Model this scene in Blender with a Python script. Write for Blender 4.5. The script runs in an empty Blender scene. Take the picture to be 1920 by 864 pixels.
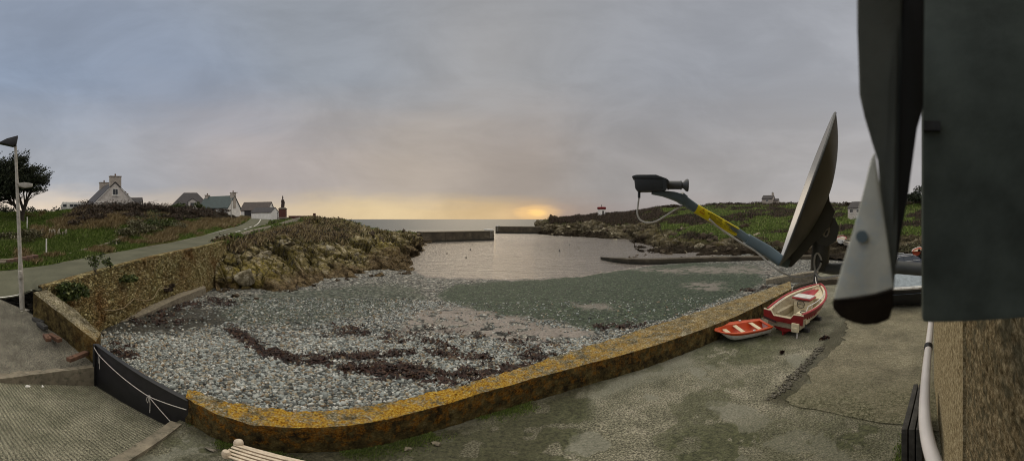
import bpy, bmesh, math, random
import numpy as np
from mathutils import Vector, Matrix
from mathutils.bvhtree import BVHTree

random.seed(7)
RNG = np.random.default_rng(11)
PI = math.pi
R = math.radians
SC = bpy.context.scene
COL = SC.collection
CZ = 4.7                    # height of the lens above the quay
ZS = -2.2                   # level of the sea at low tide

# ------------------------------------------------------------------ directions of view -> points of the place
def AZ(px): return (px - 960.0) / 1920.0 * PI
def EL(py): return (411.0 - py) / 1920.0 * PI
def D(px, py, d):
    a = AZ(px); return Vector((d * math.sin(a), d * math.cos(a), CZ + d * math.tan(EL(py))))
def G(px, py, z):
    return D(px, py, (z - CZ) / math.tan(EL(py)))
def DZ(px, d, z):
    a = AZ(px); return Vector((d * math.sin(a), d * math.cos(a), z))
def V(px, py, r):
    a, e = AZ(px), EL(py)
    return Vector((r * math.sin(a) * math.cos(e), r * math.cos(a) * math.cos(e), CZ + r * math.sin(e)))
def to_px(P):
    P = np.asarray(P, float); x, y, z = P[..., 0], P[..., 1], P[..., 2] - CZ
    return 960 + np.arctan2(x, y) / PI * 1920, 411 - np.arctan2(z, np.hypot(x, y)) / PI * 1920

# ------------------------------------------------------------------ noise on arrays
def _h(ix, iy, iz, s):
    with np.errstate(over='ignore'):
        h = (ix.astype(np.uint32) * np.uint32(374761393) + iy.astype(np.uint32) * np.uint32(668265263)
             + iz.astype(np.uint32) * np.uint32(2147483647) + np.uint32(s * 974711 + 17))
        h = (h ^ (h >> np.uint32(13))) * np.uint32(1274126177)
        h = (h ^ (h >> np.uint32(15))) * np.uint32(2246822519)
        h = h ^ (h >> np.uint32(16))
    return h.astype(np.float64) / 4294967295.0
def vnoise(p, s=0):
    p = np.asarray(p, float); f = np.floor(p); i = f.astype(np.int64); t = p - f; t = t * t * (3 - 2 * t)
    r = 0
    for a in (0, 1):
        for b in (0, 1):
            for c in (0, 1):
                w = (t[..., 0] if a else 1 - t[..., 0]) * (t[..., 1] if b else 1 - t[..., 1]) * (t[..., 2] if c else 1 - t[..., 2])
                r = r + w * _h(i[..., 0] + a, i[..., 1] + b, i[..., 2] + c, s)
    return r
def fbm(p, o=4, s=0):
    p = np.asarray(p, float); r = 0; a = .5; n = 0
    for k in range(o):
        r = r + a * vnoise(p, s + k); n += a; p = p * 2.03 + 5.1; a *= .5
    return r / n
def cells(p, s=0):
    """nearest-cell random, F1 and F2 of jittered cells"""
    p = np.asarray(p, float); i = np.floor(p).astype(np.int64)
    f1 = np.full(p.shape[:-1], 9.0); f2 = f1.copy(); rid = np.zeros(p.shape[:-1]); r2 = rid.copy(); r3 = rid.copy()
    for a in (-1, 0, 1):
        for b in (-1, 0, 1):
            for c in (-1, 0, 1):
                ix, iy, iz = i[..., 0] + a, i[..., 1] + b, i[..., 2] + c
                q = np.stack([ix + _h(ix, iy, iz, s), iy + _h(ix, iy, iz, s + 1), iz + _h(ix, iy, iz, s + 2)], -1)
                dd = np.linalg.norm(p - q, axis=-1)
                n = dd < f1
                f2 = np.where(n, f1, np.minimum(f2, dd))
                f1 = np.where(n, dd, f1)
                rid = np.where(n, _h(ix, iy, iz, s + 3), rid)
    return rid, f1, f2

# ------------------------------------------------------------------ objects
def props(o, label=None, cat=None, group=None, kind=None):
    if label: o['label'] = label
    if cat: o['category'] = cat
    if group: o['group'] = group
    if kind: o['kind'] = kind
    return o
def origin_of(o):
    v = Vector((0, 0, 0))
    while o is not None:
        v = v + o.location; o = o.parent
    return v
def thing(name, label, cat, loc, group=None):
    o = bpy.data.objects.new(name, None); COL.objects.link(o); o.location = Vector(loc)
    o.empty_display_size = .2
    return props(o, label, cat, group)
def link(name, me, mat, parent=None):
    o = bpy.data.objects.new(name, me); COL.objects.link(o)
    if mat is not None:
        for m in (mat if isinstance(mat, (list, tuple)) else [mat]): me.materials.append(m)
    if parent is not None: o.parent = parent
    return o
def mesh_np(name, v, f, mat, parent=None, smooth=True, attr=None):
    v = np.asarray(v, float).reshape(-1, 3); f = np.asarray(f, np.int64)
    if parent is not None: v = v - np.array(origin_of(parent))
    me = bpy.data.meshes.new(name); k = f.shape[1]; m = len(f)
    me.vertices.add(len(v)); me.vertices.foreach_set('co', v.astype(np.float32).ravel())
    me.loops.add(m * k); me.loops.foreach_set('vertex_index', f.astype(np.int32).ravel())
    me.polygons.add(m); me.polygons.foreach_set('loop_start', (np.arange(m) * k).astype(np.int32))
    me.update(calc_edges=True)
    me.polygons.foreach_set('use_smooth', np.full(m, smooth))
    for an, av in (attr or {}).items():
        a = me.attributes.new(an, 'FLOAT_COLOR', 'POINT')
        c = np.ones((len(v), 4), np.float32); c[:, :av.shape[1]] = av
        a.data.foreach_set('color', c.ravel())
    return link(name, me, mat, parent)

class MB:
    """collects shapes (in world or, with a matrix, local coordinates) for one mesh"""
    def __init__(s, M=None): s.v = []; s.f = []; s.M = M
    def add(s, vs, fs):
        o = len(s.v); s.v += [Vector(p) for p in vs]; s.f += [tuple(i + o for i in q) for q in fs]; return s
    def box(s, c, size, rz=0, ax=None):
        c = Vector(c); x, y, z = [q / 2 for q in size]
        M = ax if ax is not None else Matrix.Rotation(rz, 3, 'Z')
        vs = [c + M @ Vector((a * x, b * y, d * z)) for a in (-1, 1) for b in (-1, 1) for d in (-1, 1)]
        return s.add(vs, [(0, 1, 3, 2), (4, 6, 7, 5), (0, 4, 5, 1), (2, 3, 7, 6), (0, 2, 6, 4), (1, 5, 7, 3)])
    def tube(s, pts, r, n=8, cap=True):
        pts = [Vector(p) for p in pts]; m = len(pts)
        rs = r if isinstance(r, (list, tuple)) else [r] * m
        vs = []; up = None
        for i, p in enumerate(pts):
            t = (pts[min(i + 1, m - 1)] - pts[max(i - 1, 0)]).normalized()
            if up is None:
                up = Vector((0, 0, 1)) if abs(t.z) < .9 else Vector((1, 0, 0))
            a = t.cross(up)
            if a.length < 1e-5: a = t.orthogonal()
            a.normalize(); b = a.cross(t).normalized(); up = b
            for k in range(n):
                w = 2 * PI * k / n; vs.append(p + (a * math.cos(w) + b * math.sin(w)) * rs[i])
        fs = [(i * n + k, i * n + (k + 1) % n, (i + 1) * n + (k + 1) % n, (i + 1) * n + k) for i in range(m - 1) for k in range(n)]
        if cap: fs += [tuple(range(n))[::-1], tuple((m - 1) * n + k for k in range(n))]
        return s.add(vs, fs)
    def lathe(s, c, prof, n=16, sx=1, sy=1):
        c = Vector(c); vs = []
        for (r, z) in prof:
            for k in range(n):
                w = 2 * PI * k / n; vs.append(c + Vector((r * math.cos(w) * sx, r * math.sin(w) * sy, z)))
        m = len(prof)
        fs = [(i * n + k, i * n + (k + 1) % n, (i + 1) * n + (k + 1) % n, (i + 1) * n + k) for i in range(m - 1) for k in range(n)]
        fs += [tuple(range(n))[::-1], tuple((m - 1) * n + k for k in range(n))]
        return s.add(vs, fs)
    def prism(s, poly, off):
        """closed polygon of 3d points, pushed along vector off"""
        n = len(poly); off = Vector(off); a = [Vector(p) for p in poly]
        return s.add(a + [p + off for p in a], [tuple(range(n))[::-1], tuple(range(n, 2 * n))] + [(i, (i + 1) % n, n + (i + 1) % n, n + i) for i in range(n)])
    def build(s, name, mat, parent=None, smooth=False, bevel=0, seg=2, angle=40):
        me = bpy.data.meshes.new(name)
        vs = [s.M @ v for v in s.v] if s.M is not None else s.v
        if parent is not None:
            o = origin_of(parent); vs = [v - o for v in vs]
        me.from_pydata([tuple(v) for v in vs], [], s.f); me.update()
        bm = bmesh.new(); bm.from_mesh(me)
        bmesh.ops.recalc_face_normals(bm, faces=bm.faces)
        if bevel:
            es = [e for e in bm.edges if len(e.link_faces) == 2 and e.calc_face_angle(0) > R(30)]
            bmesh.ops.bevel(bm, geom=es, offset=bevel, segments=seg, affect='EDGES', profile=.6)
        if smooth or bevel:
            for f in bm.faces: f.smooth = True
            for e in bm.edges:
                if len(e.link_faces) == 2 and e.calc_face_angle(0) > R(angle): e.smooth = False
        bm.to_mesh(me); bm.free()
        return link(name, me, mat, parent)

# ------------------------------------------------------------------ materials
class NT:
    def __init__(s, name):
        s.m = bpy.data.materials.new(name); s.m.use_nodes = True; s.t = s.m.node_tree
        s.n = s.t.nodes; s.l = s.t.links; s.n.clear()
        s.out = s.n.new('ShaderNodeOutputMaterial')
        s.p = s.n.new('ShaderNodeBsdfPrincipled'); s.l.new(s.p.outputs[0], s.out.inputs[0])
        g = s.n.new('ShaderNodeNewGeometry'); s.geo = g; s.pos = g.outputs['Position']
    def put(s, inp, v):
        if hasattr(v, 'is_linked') or hasattr(v, 'links'): s.l.new(v, inp)
        else:
            if isinstance(v, (tuple, list)) and len(v) == 3 and inp.type == 'RGBA': v = (*v, 1)
            inp.default_value = v
    def noise(s, sc, det=4, ro=.55, vec=None, st=None, dis=0):
        n = s.n.new('ShaderNodeTexNoise'); v = vec if vec is not None else s.pos
        if st is not None: v = s.scale(v, st)
        s.l.new(v, n.inputs['Vector']); n.inputs['Scale'].default_value = sc; n.inputs['Detail'].default_value = det
        n.inputs['Roughness'].default_value = ro; n.inputs['Distortion'].default_value = dis
        return n.outputs[0]
    def scale(s, v, st, rot=(0, 0, 0)):
        m = s.n.new('ShaderNodeMapping'); s.l.new(v, m.inputs[0]); m.inputs['Scale'].default_value = st; m.inputs['Rotation'].default_value = rot
        return m.outputs[0]
    def vor(s, sc, feat='F1', out='Distance', vec=None, rnd=1):
        n = s.n.new('ShaderNodeTexVoronoi'); n.feature = feat; s.l.new(vec if vec is not None else s.pos, n.inputs['Vector'])
        n.inputs['Scale'].default_value = sc; n.inputs['Randomness'].default_value = rnd
        return n.outputs[out]
    def ramp(s, f, stops, interp='LINEAR'):
        n = s.n.new('ShaderNodeValToRGB'); s.l.new(f, n.inputs[0]); e = n.color_ramp.elements; n.color_ramp.interpolation = interp
        while len(e) < len(stops): e.new(.5)
        for i, (p, c) in enumerate(stops):
            e[i].position = p; c = (c, c, c) if isinstance(c, (int, float)) else c; e[i].color = (*c, 1)
        return n.outputs[0]
    def mix(s, f, a, b, mode='MIX'):
        n = s.n.new('ShaderNodeMix'); n.data_type = 'RGBA'; n.blend_type = mode
        s.put(n.inputs[0], f); s.put(n.inputs[6], a); s.put(n.inputs[7], b); return n.outputs[2]
    def mth(s, op, a, b=0.0, c=None):
        n = s.n.new('ShaderNodeMath'); n.operation = op; s.put(n.inputs[0], a); s.put(n.inputs[1], b)
        if c is not None: s.put(n.inputs[2], c)
        return n.outputs[0]
    def mr(s, v, a, b, c=0.0, d=1.0):
        n = s.n.new('ShaderNodeMapRange'); s.put(n.inputs[0], v)
        for i, q in enumerate((a, b, c, d)): n.inputs[i + 1].default_value = q
        return n.outputs[0]
    def sep(s, v):
        n = s.n.new('ShaderNodeSeparateXYZ'); s.l.new(v, n.inputs[0]); return n.outputs
    def attr(s, name):
        n = s.n.new('ShaderNodeAttribute'); n.attribute_name = name
        c = s.n.new('ShaderNodeSeparateColor'); s.l.new(n.outputs['Color'], c.inputs[0]); return c.outputs
    def bump(s, h, st=.5, dist=.02, nrm=None):
        n = s.n.new('ShaderNodeBump'); s.l.new(h, n.inputs['Height']); n.inputs['Strength'].default_value = st; n.inputs['Distance'].default_value = dist
        if nrm is not None: s.l.new(nrm, n.inputs['Normal'])
        return n.outputs[0]
    def done(s, col, rough=.9, nrm=None, metal=0, spec=None):
        s.put(s.p.inputs['Base Color'], col); s.put(s.p.inputs['Roughness'], rough); s.p.inputs['Metallic'].default_value = metal
        if spec is not None: s.p.inputs['Specular IOR Level'].default_value = spec
        if nrm is not None: s.l.new(nrm, s.p.inputs['Normal'])
        return s.m

def mat_plain(name, c, rough=.6, var=.25, sc=6, bump=.15, bsc=60, metal=0, dirt=None, spec=None):
    t = NT(name); n = t.noise(sc, 5)
    lo = tuple(q * (1 - var) for q in c); hi = tuple(min(1, q * (1 + var)) for q in c)
    col = t.ramp(n, [(.3, lo), (.7, hi)])
    if dirt: col = t.mix(t.ramp(t.noise(sc * 1.7, 6, .7), [(.5, 0), (.68, 1)]), col, dirt)
    return t.done(col, rough, t.bump(t.noise(bsc, 3), bump, .01), metal, spec)

def mat_island(name, stops, rough=.8, bsc=30, bump=.3, trans=False):
    t = NT(name); rnd = t.geo.outputs['Random Per Island']
    col = t.ramp(rnd, stops)
    col = t.mix(.5, col, t.ramp(t.noise(bsc * .5, 4), [(.3, .35), (.7, 1.0)]), 'MULTIPLY')
    return t.done(col, rough, t.bump(t.noise(bsc, 4), bump, .01), spec=.3)

M = {}
def mats():
    # --- concrete of the quay: grey-olive with algae (R), pale patches (G), darker areas (B)
    t = NT('quay_concrete'); a = t.attr('zone')
    base = t.ramp(t.noise(1.1, 8, .65), [(.32, (.10, .098, .066)), (.5, (.175, .167, .118)), (.68, (.27, .25, .19))])
    grain = t.ramp(t.noise(24, 6, .85), [(.38, .12), (.5, .8), (.60, 1.9)])
    base = t.mix(1.0, base, grain, 'MULTIPLY')
    base = t.mix(t.mth('MULTIPLY', a[0], .85), base, t.ramp(t.noise(9, 6, .7), [(.38, (.022, .026, .012)), (.62, (.105, .112, .055))]))
    base = t.mix(t.mth('MULTIPLY', a[1], .8), base, t.ramp(t.noise(14, 6, .7), [(.35, (.14, .142, .11)), (.65, (.27, .265, .21))]))
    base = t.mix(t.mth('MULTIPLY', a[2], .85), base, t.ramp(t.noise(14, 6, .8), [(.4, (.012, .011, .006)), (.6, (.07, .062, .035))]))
    M['quay'] = t.done(base, .85, t.bump(t.noise(30, 6, .75), .5, .015), spec=.25)
    # --- brushed slab by the house
    t = NT('brushed_concrete'); a = t.attr('zone')
    v = t.scale(t.pos, (1, 1, 1), (0, 0, R(-20)))
    lines = t.noise(5, 6, .75, v, (9, .8, 1))
    col = t.ramp(lines, [(.34, (.11, .10, .06)), (.5, (.205, .185, .125)), (.66, (.32, .295, .215))])
    col = t.mix(1, col, t.ramp(t.noise(.9, 6, .6), [(.3, .6), (.7, 1.2)]), 'MULTIPLY')
    col = t.mix(.85, col, t.ramp(t.noise(24, 6, .85), [(.38, .35), (.5, .9), (.6, 1.6)]), 'MULTIPLY')
    dl = t.n.new('ShaderNodeVectorMath'); dl.operation = 'LENGTH'; t.l.new(t.pos, dl.inputs[0]); near_ = t.mth('MULTIPLY', t.mr(dl.outputs['Value'], 9.4, 7.2), t.ramp(t.noise(1.6, 6, .7), [(.35, .35), (.6, 1)]))
    col = t.mix(near_, col, t.ramp(t.noise(15, 6, .85), [(.38, (.02, .02, .009)), (.5, (.13, .128, .075)), (.6, (.32, .30, .21))]))
    col = t.mix(t.mth('MULTIPLY', a[0], .75), col, t.ramp(t.noise(9, 6, .7), [(.35, (.04, .045, .018)), (.65, (.12, .12, .055))]))
    M['slab'] = t.done(col, .9, t.bump(t.mth('ADD', t.noise(70, 4, .7), t.mth('MULTIPLY', lines, 1.6)), .7, .02), spec=.2)
    # --- ribbed boat ramp (ribs run parallel to the flood gate)
    t = NT('ribbed_concrete')
    v = t.scale(t.pos, (1, 1, 1), (0, 0, R(-16.3)))
    s = t.sep(v)[1]; w = t.mth('SINE', t.mth('MULTIPLY', t.mth('ADD', s, t.mth('MULTIPLY', t.noise(2.5, 3), .06)), 2 * PI / .08))
    col = t.ramp(t.noise(1.4, 7, .65), [(.3, (.12, .118, .08)), (.7, (.26, .245, .18))])
    col = t.mix(1, col, t.ramp(t.noise(40, 3, .7), [(.36, .2), (.64, 1.8)]), 'MULTIPLY')
    col = t.mix(.8, col, t.ramp(t.mth('MULTIPLY_ADD', w, .5, .5), [(.1, .55), (.6, 1.1)]), 'MULTIPLY')
    M['ramp'] = t.done(col, .9, t.bump(t.mth('ADD', t.mth('MULTIPLY', w, .5), t.noise(40, 4)), .8, .02), spec=.2)
    # --- left apron
    t = NT('worn_concrete')
    col = t.ramp(t.noise(1.6, 8, .7), [(.3, (.075, .07, .055)), (.5, (.13, .12, .095)), (.7, (.19, .175, .14))])
    col = t.mix(1, col, t.ramp(t.noise(30, 4, .75), [(.36, .3), (.64, 1.7)]), 'MULTIPLY')
    M['worn'] = t.done(col, .9, t.bump(t.noise(30, 6, .7), .7, .02), spec=.2)
    # --- asphalt
    t = NT('asphalt')
    col = t.ramp(t.noise(.5, 6, .6), [(.3, (.075, .076, .048)), (.7, (.128, .126, .084))])
    col = t.mix(1, col, t.ramp(t.noise(18, 4, .7), [(.3, .7), (.7, 1.25)]), 'MULTIPLY')
    M['road'] = t.done(col, .85, t.bump(t.noise(50, 3), .4, .01), spec=.2)
    # --- lichen sea wall
    def lichen(name, fade):
        t = NT(name); nz = t.sep(t.geo.outputs['Normal'])[2]; x = t.sep(t.pos)[0]
        nA = t.noise(7, 8, .75); nB = t.noise(22, 5, .7); nC = t.noise(2.0, 5, .6)
        orange = t.ramp(nB, [(.34, (.07, .03, .005)), (.43, (.29, .135, .012)), (.52, (.50, .28, .026)), (.60, (.50, .37, .07)), (.70, (.74, .68, .40))])
        grey = t.ramp(t.noise(16, 6, .75), [(.36, (.03, .026, .014)), (.47, (.14, .12, .07)), (.56, (.28, .25, .17)), (.68, (.66, .6, .5))])
        topm = t.ramp(t.mth('ADD', nA, t.mth('MULTIPLY', t.mth('SUBTRACT', nC, .5), .8)), [(.44, 1), (.60, 0)])
        if fade:
            f = t.mr(x, -1.0, 6.5, 1.0, .3); topm = t.mth('MULTIPLY', topm, f)
        else:
            f = t.mr(x, -10.0, -8.5, .02, .5); topm = t.mth('MULTIPLY', topm, f)
        top = t.mix(topm, t.mix(.8, grey, t.ramp(t.noise(2.6, 6, .75), [(.36, .3), (.5, .9), (.62, 1.6)]), 'MULTIPLY'), orange)
        side = t.ramp(t.noise(3.2, 8, .75), [(.36, (.016, .012, .006)), (.48, (.066, .05, .02)), (.58, (.13, .098, .036)), (.7, (.23, .20, .11))])
        st = t.ramp(t.vor(3.4, 'DISTANCE_TO_EDGE', 'Distance', t.scale(t.pos, (1, 1, 1.7))), [(0, .35), (.06, 1)])
        side = t.mix(.6, side, st, 'MULTIPLY')
        side = t.mix(t.mth('MULTIPLY', t.ramp(t.mth('ADD', t.noise(5, 7, .75), t.mth('MULTIPLY', t.sep(t.pos)[2], .16)), [(.55, 0), (.68, 1)]), t.mth('MULTIPLY', f, .85)), side, t.mix(1.0, orange, (.62, .46, .4), 'MULTIPLY'))
        col = t.mix(t.ramp(nz, [(.35, 0), (.7, 1)]), side, top)
        h = t.mth('ADD', t.mth('MULTIPLY', nA, 1.2), t.mth('MULTIPLY', t.noise(45, 5, .7), .8))
        return t.done(col, .95, t.bump(h, 1, .05), spec=.15)
    M['lichen'] = lichen('lichened_masonry', True); M['lichen2'] = lichen('grey_lichened_masonry', False)
    # --- rubble stone wall below the road
    t = NT('rubble_stone')
    v = t.scale(t.pos, (1, 1, 1.5)); wv = t.n.new('ShaderNodeVectorMath'); wv.operation = 'ADD'
    nn = t.n.new('ShaderNodeTexNoise'); t.l.new(t.pos, nn.inputs[0]); nn.inputs['Scale'].default_value = 2.2
    sc = t.n.new('ShaderNodeVectorMath'); sc.operation = 'SCALE'; t.l.new(nn.outputs[1], sc.inputs[0]); sc.inputs['Scale'].default_value = .35
    t.l.new(v, wv.inputs[0]); t.l.new(sc.outputs[0], wv.inputs[1]); v = wv.outputs[0]
    cellc = t.sep(t.vor(5.2, 'F1', 'Color', v))[0]; edge = t.vor(5.2, 'DISTANCE_TO_EDGE', 'Distance', v)
    col = t.ramp(cellc, [(.0, (.18, .138, .07)), (.25, (.26, .205, .105)), (.5, (.33, .27, .145)), (.75, (.40, .335, .20)), (1, (.54, .48, .33))])
    big = t.ramp(t.noise(.45, 5, .6), [(.35, (.70, .50, .34)), (.48, (1, .94, .75)), (.65, (1.05, 1.1, .85))])
    col = t.mix(1, col, big, 'MULTIPLY')
    col = t.mix(.9, col, t.ramp(t.noise(12, 6, .7), [(.3, .45), (.7, 1.35)]), 'MULTIPLY')
    col = t.mix(t.ramp(edge, [(.0, .75), (.05, 0)]), col, (.06, .046, .024))
    M['rubble'] = t.done(col, .95, t.bump(t.mth('ADD', t.ramp(edge, [(0, 0), (.12, .8), (.4, 1)]), t.mth('MULTIPLY', t.noise(14, 5), .5)), 1, .12), spec=.15)
    # --- beach: R green weed film, G sand, B wet dark
    t = NT('shingle'); a = t.attr('zone')
    def peb(sc):
        c = t.sep(t.vor(sc, 'F1', 'Color'))[0]; d = t.vor(sc, 'F1', 'Distance')
        k = t.ramp(c, [(0, (.05, .05, .045)), (.3, (.16, .17, .155)), (.55, (.30, .31, .28)), (.8, (.40, .36, .29)), (1, (.75, .74, .68))])
        return t.mix(1, k, t.ramp(d, [(.3, 1), (.62, .12)]), 'MULTIPLY'), d
    k1, d1 = peb(6.5); k2, d2 = peb(3.0)
    col = t.mix(t.ramp(t.noise(1.0, 4), [(.42, 0), (.58, 1)]), k1, k2)
    fine = t.ramp(t.noise(5.5, 7, .85), [(.38, .1), (.5, .75), (.60, 2.4)])
    green = t.mix(1, t.ramp(t.noise(2.2, 7, .7), [(.3, (.013, .024, .013)), (.55, (.036, .056, .031)), (.7, (.085, .105, .06))]), fine, 'MULTIPLY')
    speck = t.ramp(t.sep(t.vor(5, 'F1', 'Color'))[1], [(.88, 0), (.93, 1)])
    green = t.mix(t.mth('MULTIPLY', speck, t.ramp(t.vor(5, 'F1', 'Distance'), [(.25, 1), (.4, 0)])), green, (.24, .25, .22))
    col = t.mix(t.mth('MULTIPLY', a[0], .93), col, green)
    sand = t.mix(.7, t.ramp(t.noise(1.2, 5), [(.35, (.22, .19, .165)), (.7, (.30, .265, .235))]), t.ramp(t.noise(7, 6, .8), [(.38, .35), (.5, 1), (.7, 1.2)]), 'MULTIPLY')
    col = t.mix(a[1], col, sand)
    col = t.mix(t.mth('MULTIPLY', a[2], .9), col, t.ramp(t.noise(7, 6, .75), [(.4, (.012, .012, .009)), (.65, (.06, .055, .04))]))
    h = t.mth('SUBTRACT', t.mth('MULTIPLY', t.noise(10, 5), .6), t.mth('MULTIPLY', d1, 1.0))
    M['beach'] = t.done(col, .75, t.bump(h, 1, .10), spec=.3)
    # --- pebbles
    M['pebble'] = mat_island('pebble_stone', [(0, (.05, .05, .045)), (.2, (.14, .15, .14)), (.4, (.28, .305, .29)), (.58, (.42, .45, .43)), (.68, (.36, .30, .20)), (.78, (.20, .14, .085)), (.88, (.44, .46, .43)), (.96, (.58, .58, .54)), (1, (.74, .73, .68))], .7, 22, .25)
    M['weed'] = mat_island('kelp', [(0, (.007, .004, .003)), (.5, (.026, .010, .006)), (.8, (.05, .016, .009)), (1, (.09, .05, .022))], .6, 20, .2)
    # --- rocks: R grass on top, G yellow lichen, B wet foot
    t = NT('shore_rock'); a = t.attr('zone'); crk = t.n[-2].outputs['Alpha'] if t.n[-2].type == 'ATTRIBUTE' else [q for q in t.n if q.type == 'ATTRIBUTE'][0].outputs['Alpha']
    st = t.noise(1.0, 8, .7, t.scale(t.pos, (.95, .95, 2.4), (R(25), R(18), R(30))))
    rock = t.ramp(st, [(.34, (.035, .028, .016)), (.43, (.11, .088, .05)), (.51, (.235, .195, .12)), (.59, (.38, .325, .22)), (.69, (.66, .60, .47))])
    rock = t.mix(.85, rock, t.ramp(t.noise(5, 8, .75), [(.36, .2), (.5, .95), (.64, 1.7)]), 'MULTIPLY')
    cr = t.ramp(t.vor(1.2, 'DISTANCE_TO_EDGE', 'Distance', t.scale(t.pos, (.7, .7, 1.8), (R(25), R(18), R(30)))), [(0, .15), (.07, 1)])
    rock = t.mix(.75, rock, cr, 'MULTIPLY')
    rock = t.mix(1, rock, t.ramp(crk, [(.0, .06), (.12, .45), (.3, 1.1), (1, 1.3)]), 'MULTIPLY')
    yel = t.ramp(t.noise(3.5, 6, .7), [(.35, (.10, .075, .015)), (.6, (.34, .27, .05)), (.75, (.30, .29, .12))])
    rock = t.mix(t.mth('MULTIPLY', a[1], t.ramp(t.noise(1.6, 7, .75), [(.4, 0), (.58, .9)])), rock, yel)
    wet = t.ramp(t.noise(2.5, 7, .7), [(.36, (.018, .012, .006)), (.5, (.10, .066, .032)), (.64, (.24, .17, .09))])
    rock = t.mix(a[2], rock, wet)
    grs = t.ramp(t.noise(2.5, 7, .75), [(.3, (.016, .019, .008)), (.5, (.045, .05, .018)), (.62, (.075, .065, .028)), (.75, (.11, .10, .05))])
    rock = t.mix(a[0], rock, grs)
    h = t.mth('ADD', t.mth('MULTIPLY', st, 1.0), t.mth('MULTIPLY', t.noise(5, 7, .7), .7))
    M['rock'] = t.done(rock, .9, t.bump(h, 1, .35), spec=.2)
    # --- soil and turf of hillside: R green, G dry brown, B bramble dark
    t = NT('turf'); a = t.attr('zone')
    n = t.noise(1.6, 8, .75)
    gr = t.ramp(n, [(.34, (.022, .036, .006)), (.5, (.075, .115, .018)), (.66, (.14, .18, .045))])
    br = t.ramp(n, [(.34, (.035, .026, .010)), (.5, (.12, .09, .038)), (.66, (.22, .17, .085))])
    bl = t.ramp(n, [(.3, (.014, .011, .008)), (.55, (.04, .032, .022)), (.72, (.075, .06, .04))])
    col = t.mix(a[1], gr, br); col = t.mix(a[2], col, bl)
    col = t.mix(.8, col, t.ramp(t.noise(9, 6, .8), [(.35, .35), (.65, 1.5)]), 'MULTIPLY')
    M['turf'] = t.done(col, 1, t.bump(t.noise(4, 8, .8), 1, .5), spec=.05)
    M['grass_green'] = mat_island('green_grass', [(0, (.045, .08, .012)), (.5, (.13, .195, .03)), (.85, (.21, .27, .06)), (1, (.34, .34, .15))], .8, 4, 0)
    M['grass_dry'] = mat_island('dry_grass', [(0, (.10, .07, .028)), (.5, (.30, .222, .105)), (.85, (.46, .36, .19)), (1, (.62, .52, .32))], .8, 4, 0)
    M['bramble'] = mat_island('bramble_leaves', [(0, (.016, .012, .008)), (.45, (.05, .036, .022)), (.8, (.085, .055, .036)), (1, (.13, .09, .06))], .7, 6, 0)
    M['leaf'] = mat_island('shrub_leaves', [(0, (.016, .026, .006)), (.5, (.055, .08, .016)), (.85, (.11, .14, .035)), (1, (.2, .2, .07))], .6, 6, 0)
    M['leaf_olive'] = mat_island('hedge_leaves', [(0, (.03, .025, .010)), (.4, (.09, .075, .034)), (.75, (.13, .13, .05)), (1, (.26, .25, .16))], .6, 6, 0)
    M['cypress'] = mat_island('cypress_needles', [(0, (.006, .010, .005)), (.5, (.016, .024, .010)), (.85, (.035, .048, .018)), (1, (.06, .07, .03))], .8, 6, 0)
    M['bark'] = mat_plain('bark', (.045, .035, .026), .9, .4, 8, .6, 20)
    # --- sea
    t = NT('sea_water')
    w1 = t.noise(.35, 6, .6, None, (1, 2.4, 1)); w2 = t.noise(1.6, 5, .65, None, (1, 2.6, 1))
    yy = t.sep(t.pos)[1]
    nrm = t.bump(t.mth('ADD', w1, t.mth('MULTIPLY', w2, .45)), .5, .5)
    col = t.ramp(t.noise(.05, 4, .6), [(.35, (.17, .15, .13)), (.7, (.21, .185, .16))])
    col = t.mix(t.mr(yy, 110, 190), col, (.055, .065, .066)); M['sea'] = t.done(col, t.mr(yy, 90, 220, .14, .5), nrm, spec=.5)
    # --- man-made
    M['pier'] = None
    t = NT('pier_concrete')
    col = t.ramp(t.noise(.5, 7, .65), [(.3, (.028, .022, .014)), (.55, (.066, .052, .032)), (.7, (.12, .098, .065))])
    z = t.sep(t.pos)[2]; col = t.mix(t.mr(z, -2.0, -1.3, .85, 0.0), col, (.012, .012, .008))
    M['pier'] = t.done(col, .95, t.bump(t.noise(3, 6, .7), .6, .1))
    M['white_paint'] = mat_plain('white_paint', (.72, .70, .66), .6, .12, 4, .1, 40, dirt=(.42, .39, .33))
    M['render'] = mat_plain('white_render', (.62, .57, .52), .9, .12, 2.2, .3, 30, dirt=(.40, .36, .31))
    M['render_bright'] = mat_plain('bright_white_render', (.80, .77, .72), .9, .1, 2, .3, 30)
    M['slate'] = mat_plain('slate_roof', (.035, .030, .032), .7, .4, 3, .3, 12)
    M['slate_green'] = mat_plain('blue_green_slate', (.028, .048, .048), .6, .35, 3, .3, 12)
    M['slate_brown'] = mat_plain('brown_slate', (.055, .04, .035), .7, .4, 3, .3, 12)
    M['glass'] = mat_plain('window_glass', (.03, .035, .04), .15, .3, 2, 0, 10)
    M['dark_wood'] = mat_plain('dark_wood', (.022, .018, .015), .8, .4, 4, .3, 30)
    M['timber'] = mat_plain('weathered_timber', (.11, .055, .032), .85, .45, 7, .5, 40)
    M['old_timber'] = mat_plain('old_grey_timber', (.05, .048, .045), .85, .45, 7, .5, 30)
    M['chimney'] = mat_plain('chimney_render', (.40, .35, .30), .9, .25, 3, .3, 20)
    M['brick'] = None
    t = NT('red_brick'); b = t.n.new('ShaderNodeTexBrick'); t.l.new(t.scale(t.pos, (1, 1, 1), (R(90), 0, 0)), b.inputs[0])
    b.inputs['Color1'].default_value = (.12, .035, .025, 1); b.inputs['Color2'].default_value = (.08, .028, .02, 1); b.inputs['Mortar'].default_value = (.06, .045, .04, 1); b.inputs['Scale'].default_value = 3
    M['brick'] = t.done(b.outputs[0], .9)
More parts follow.
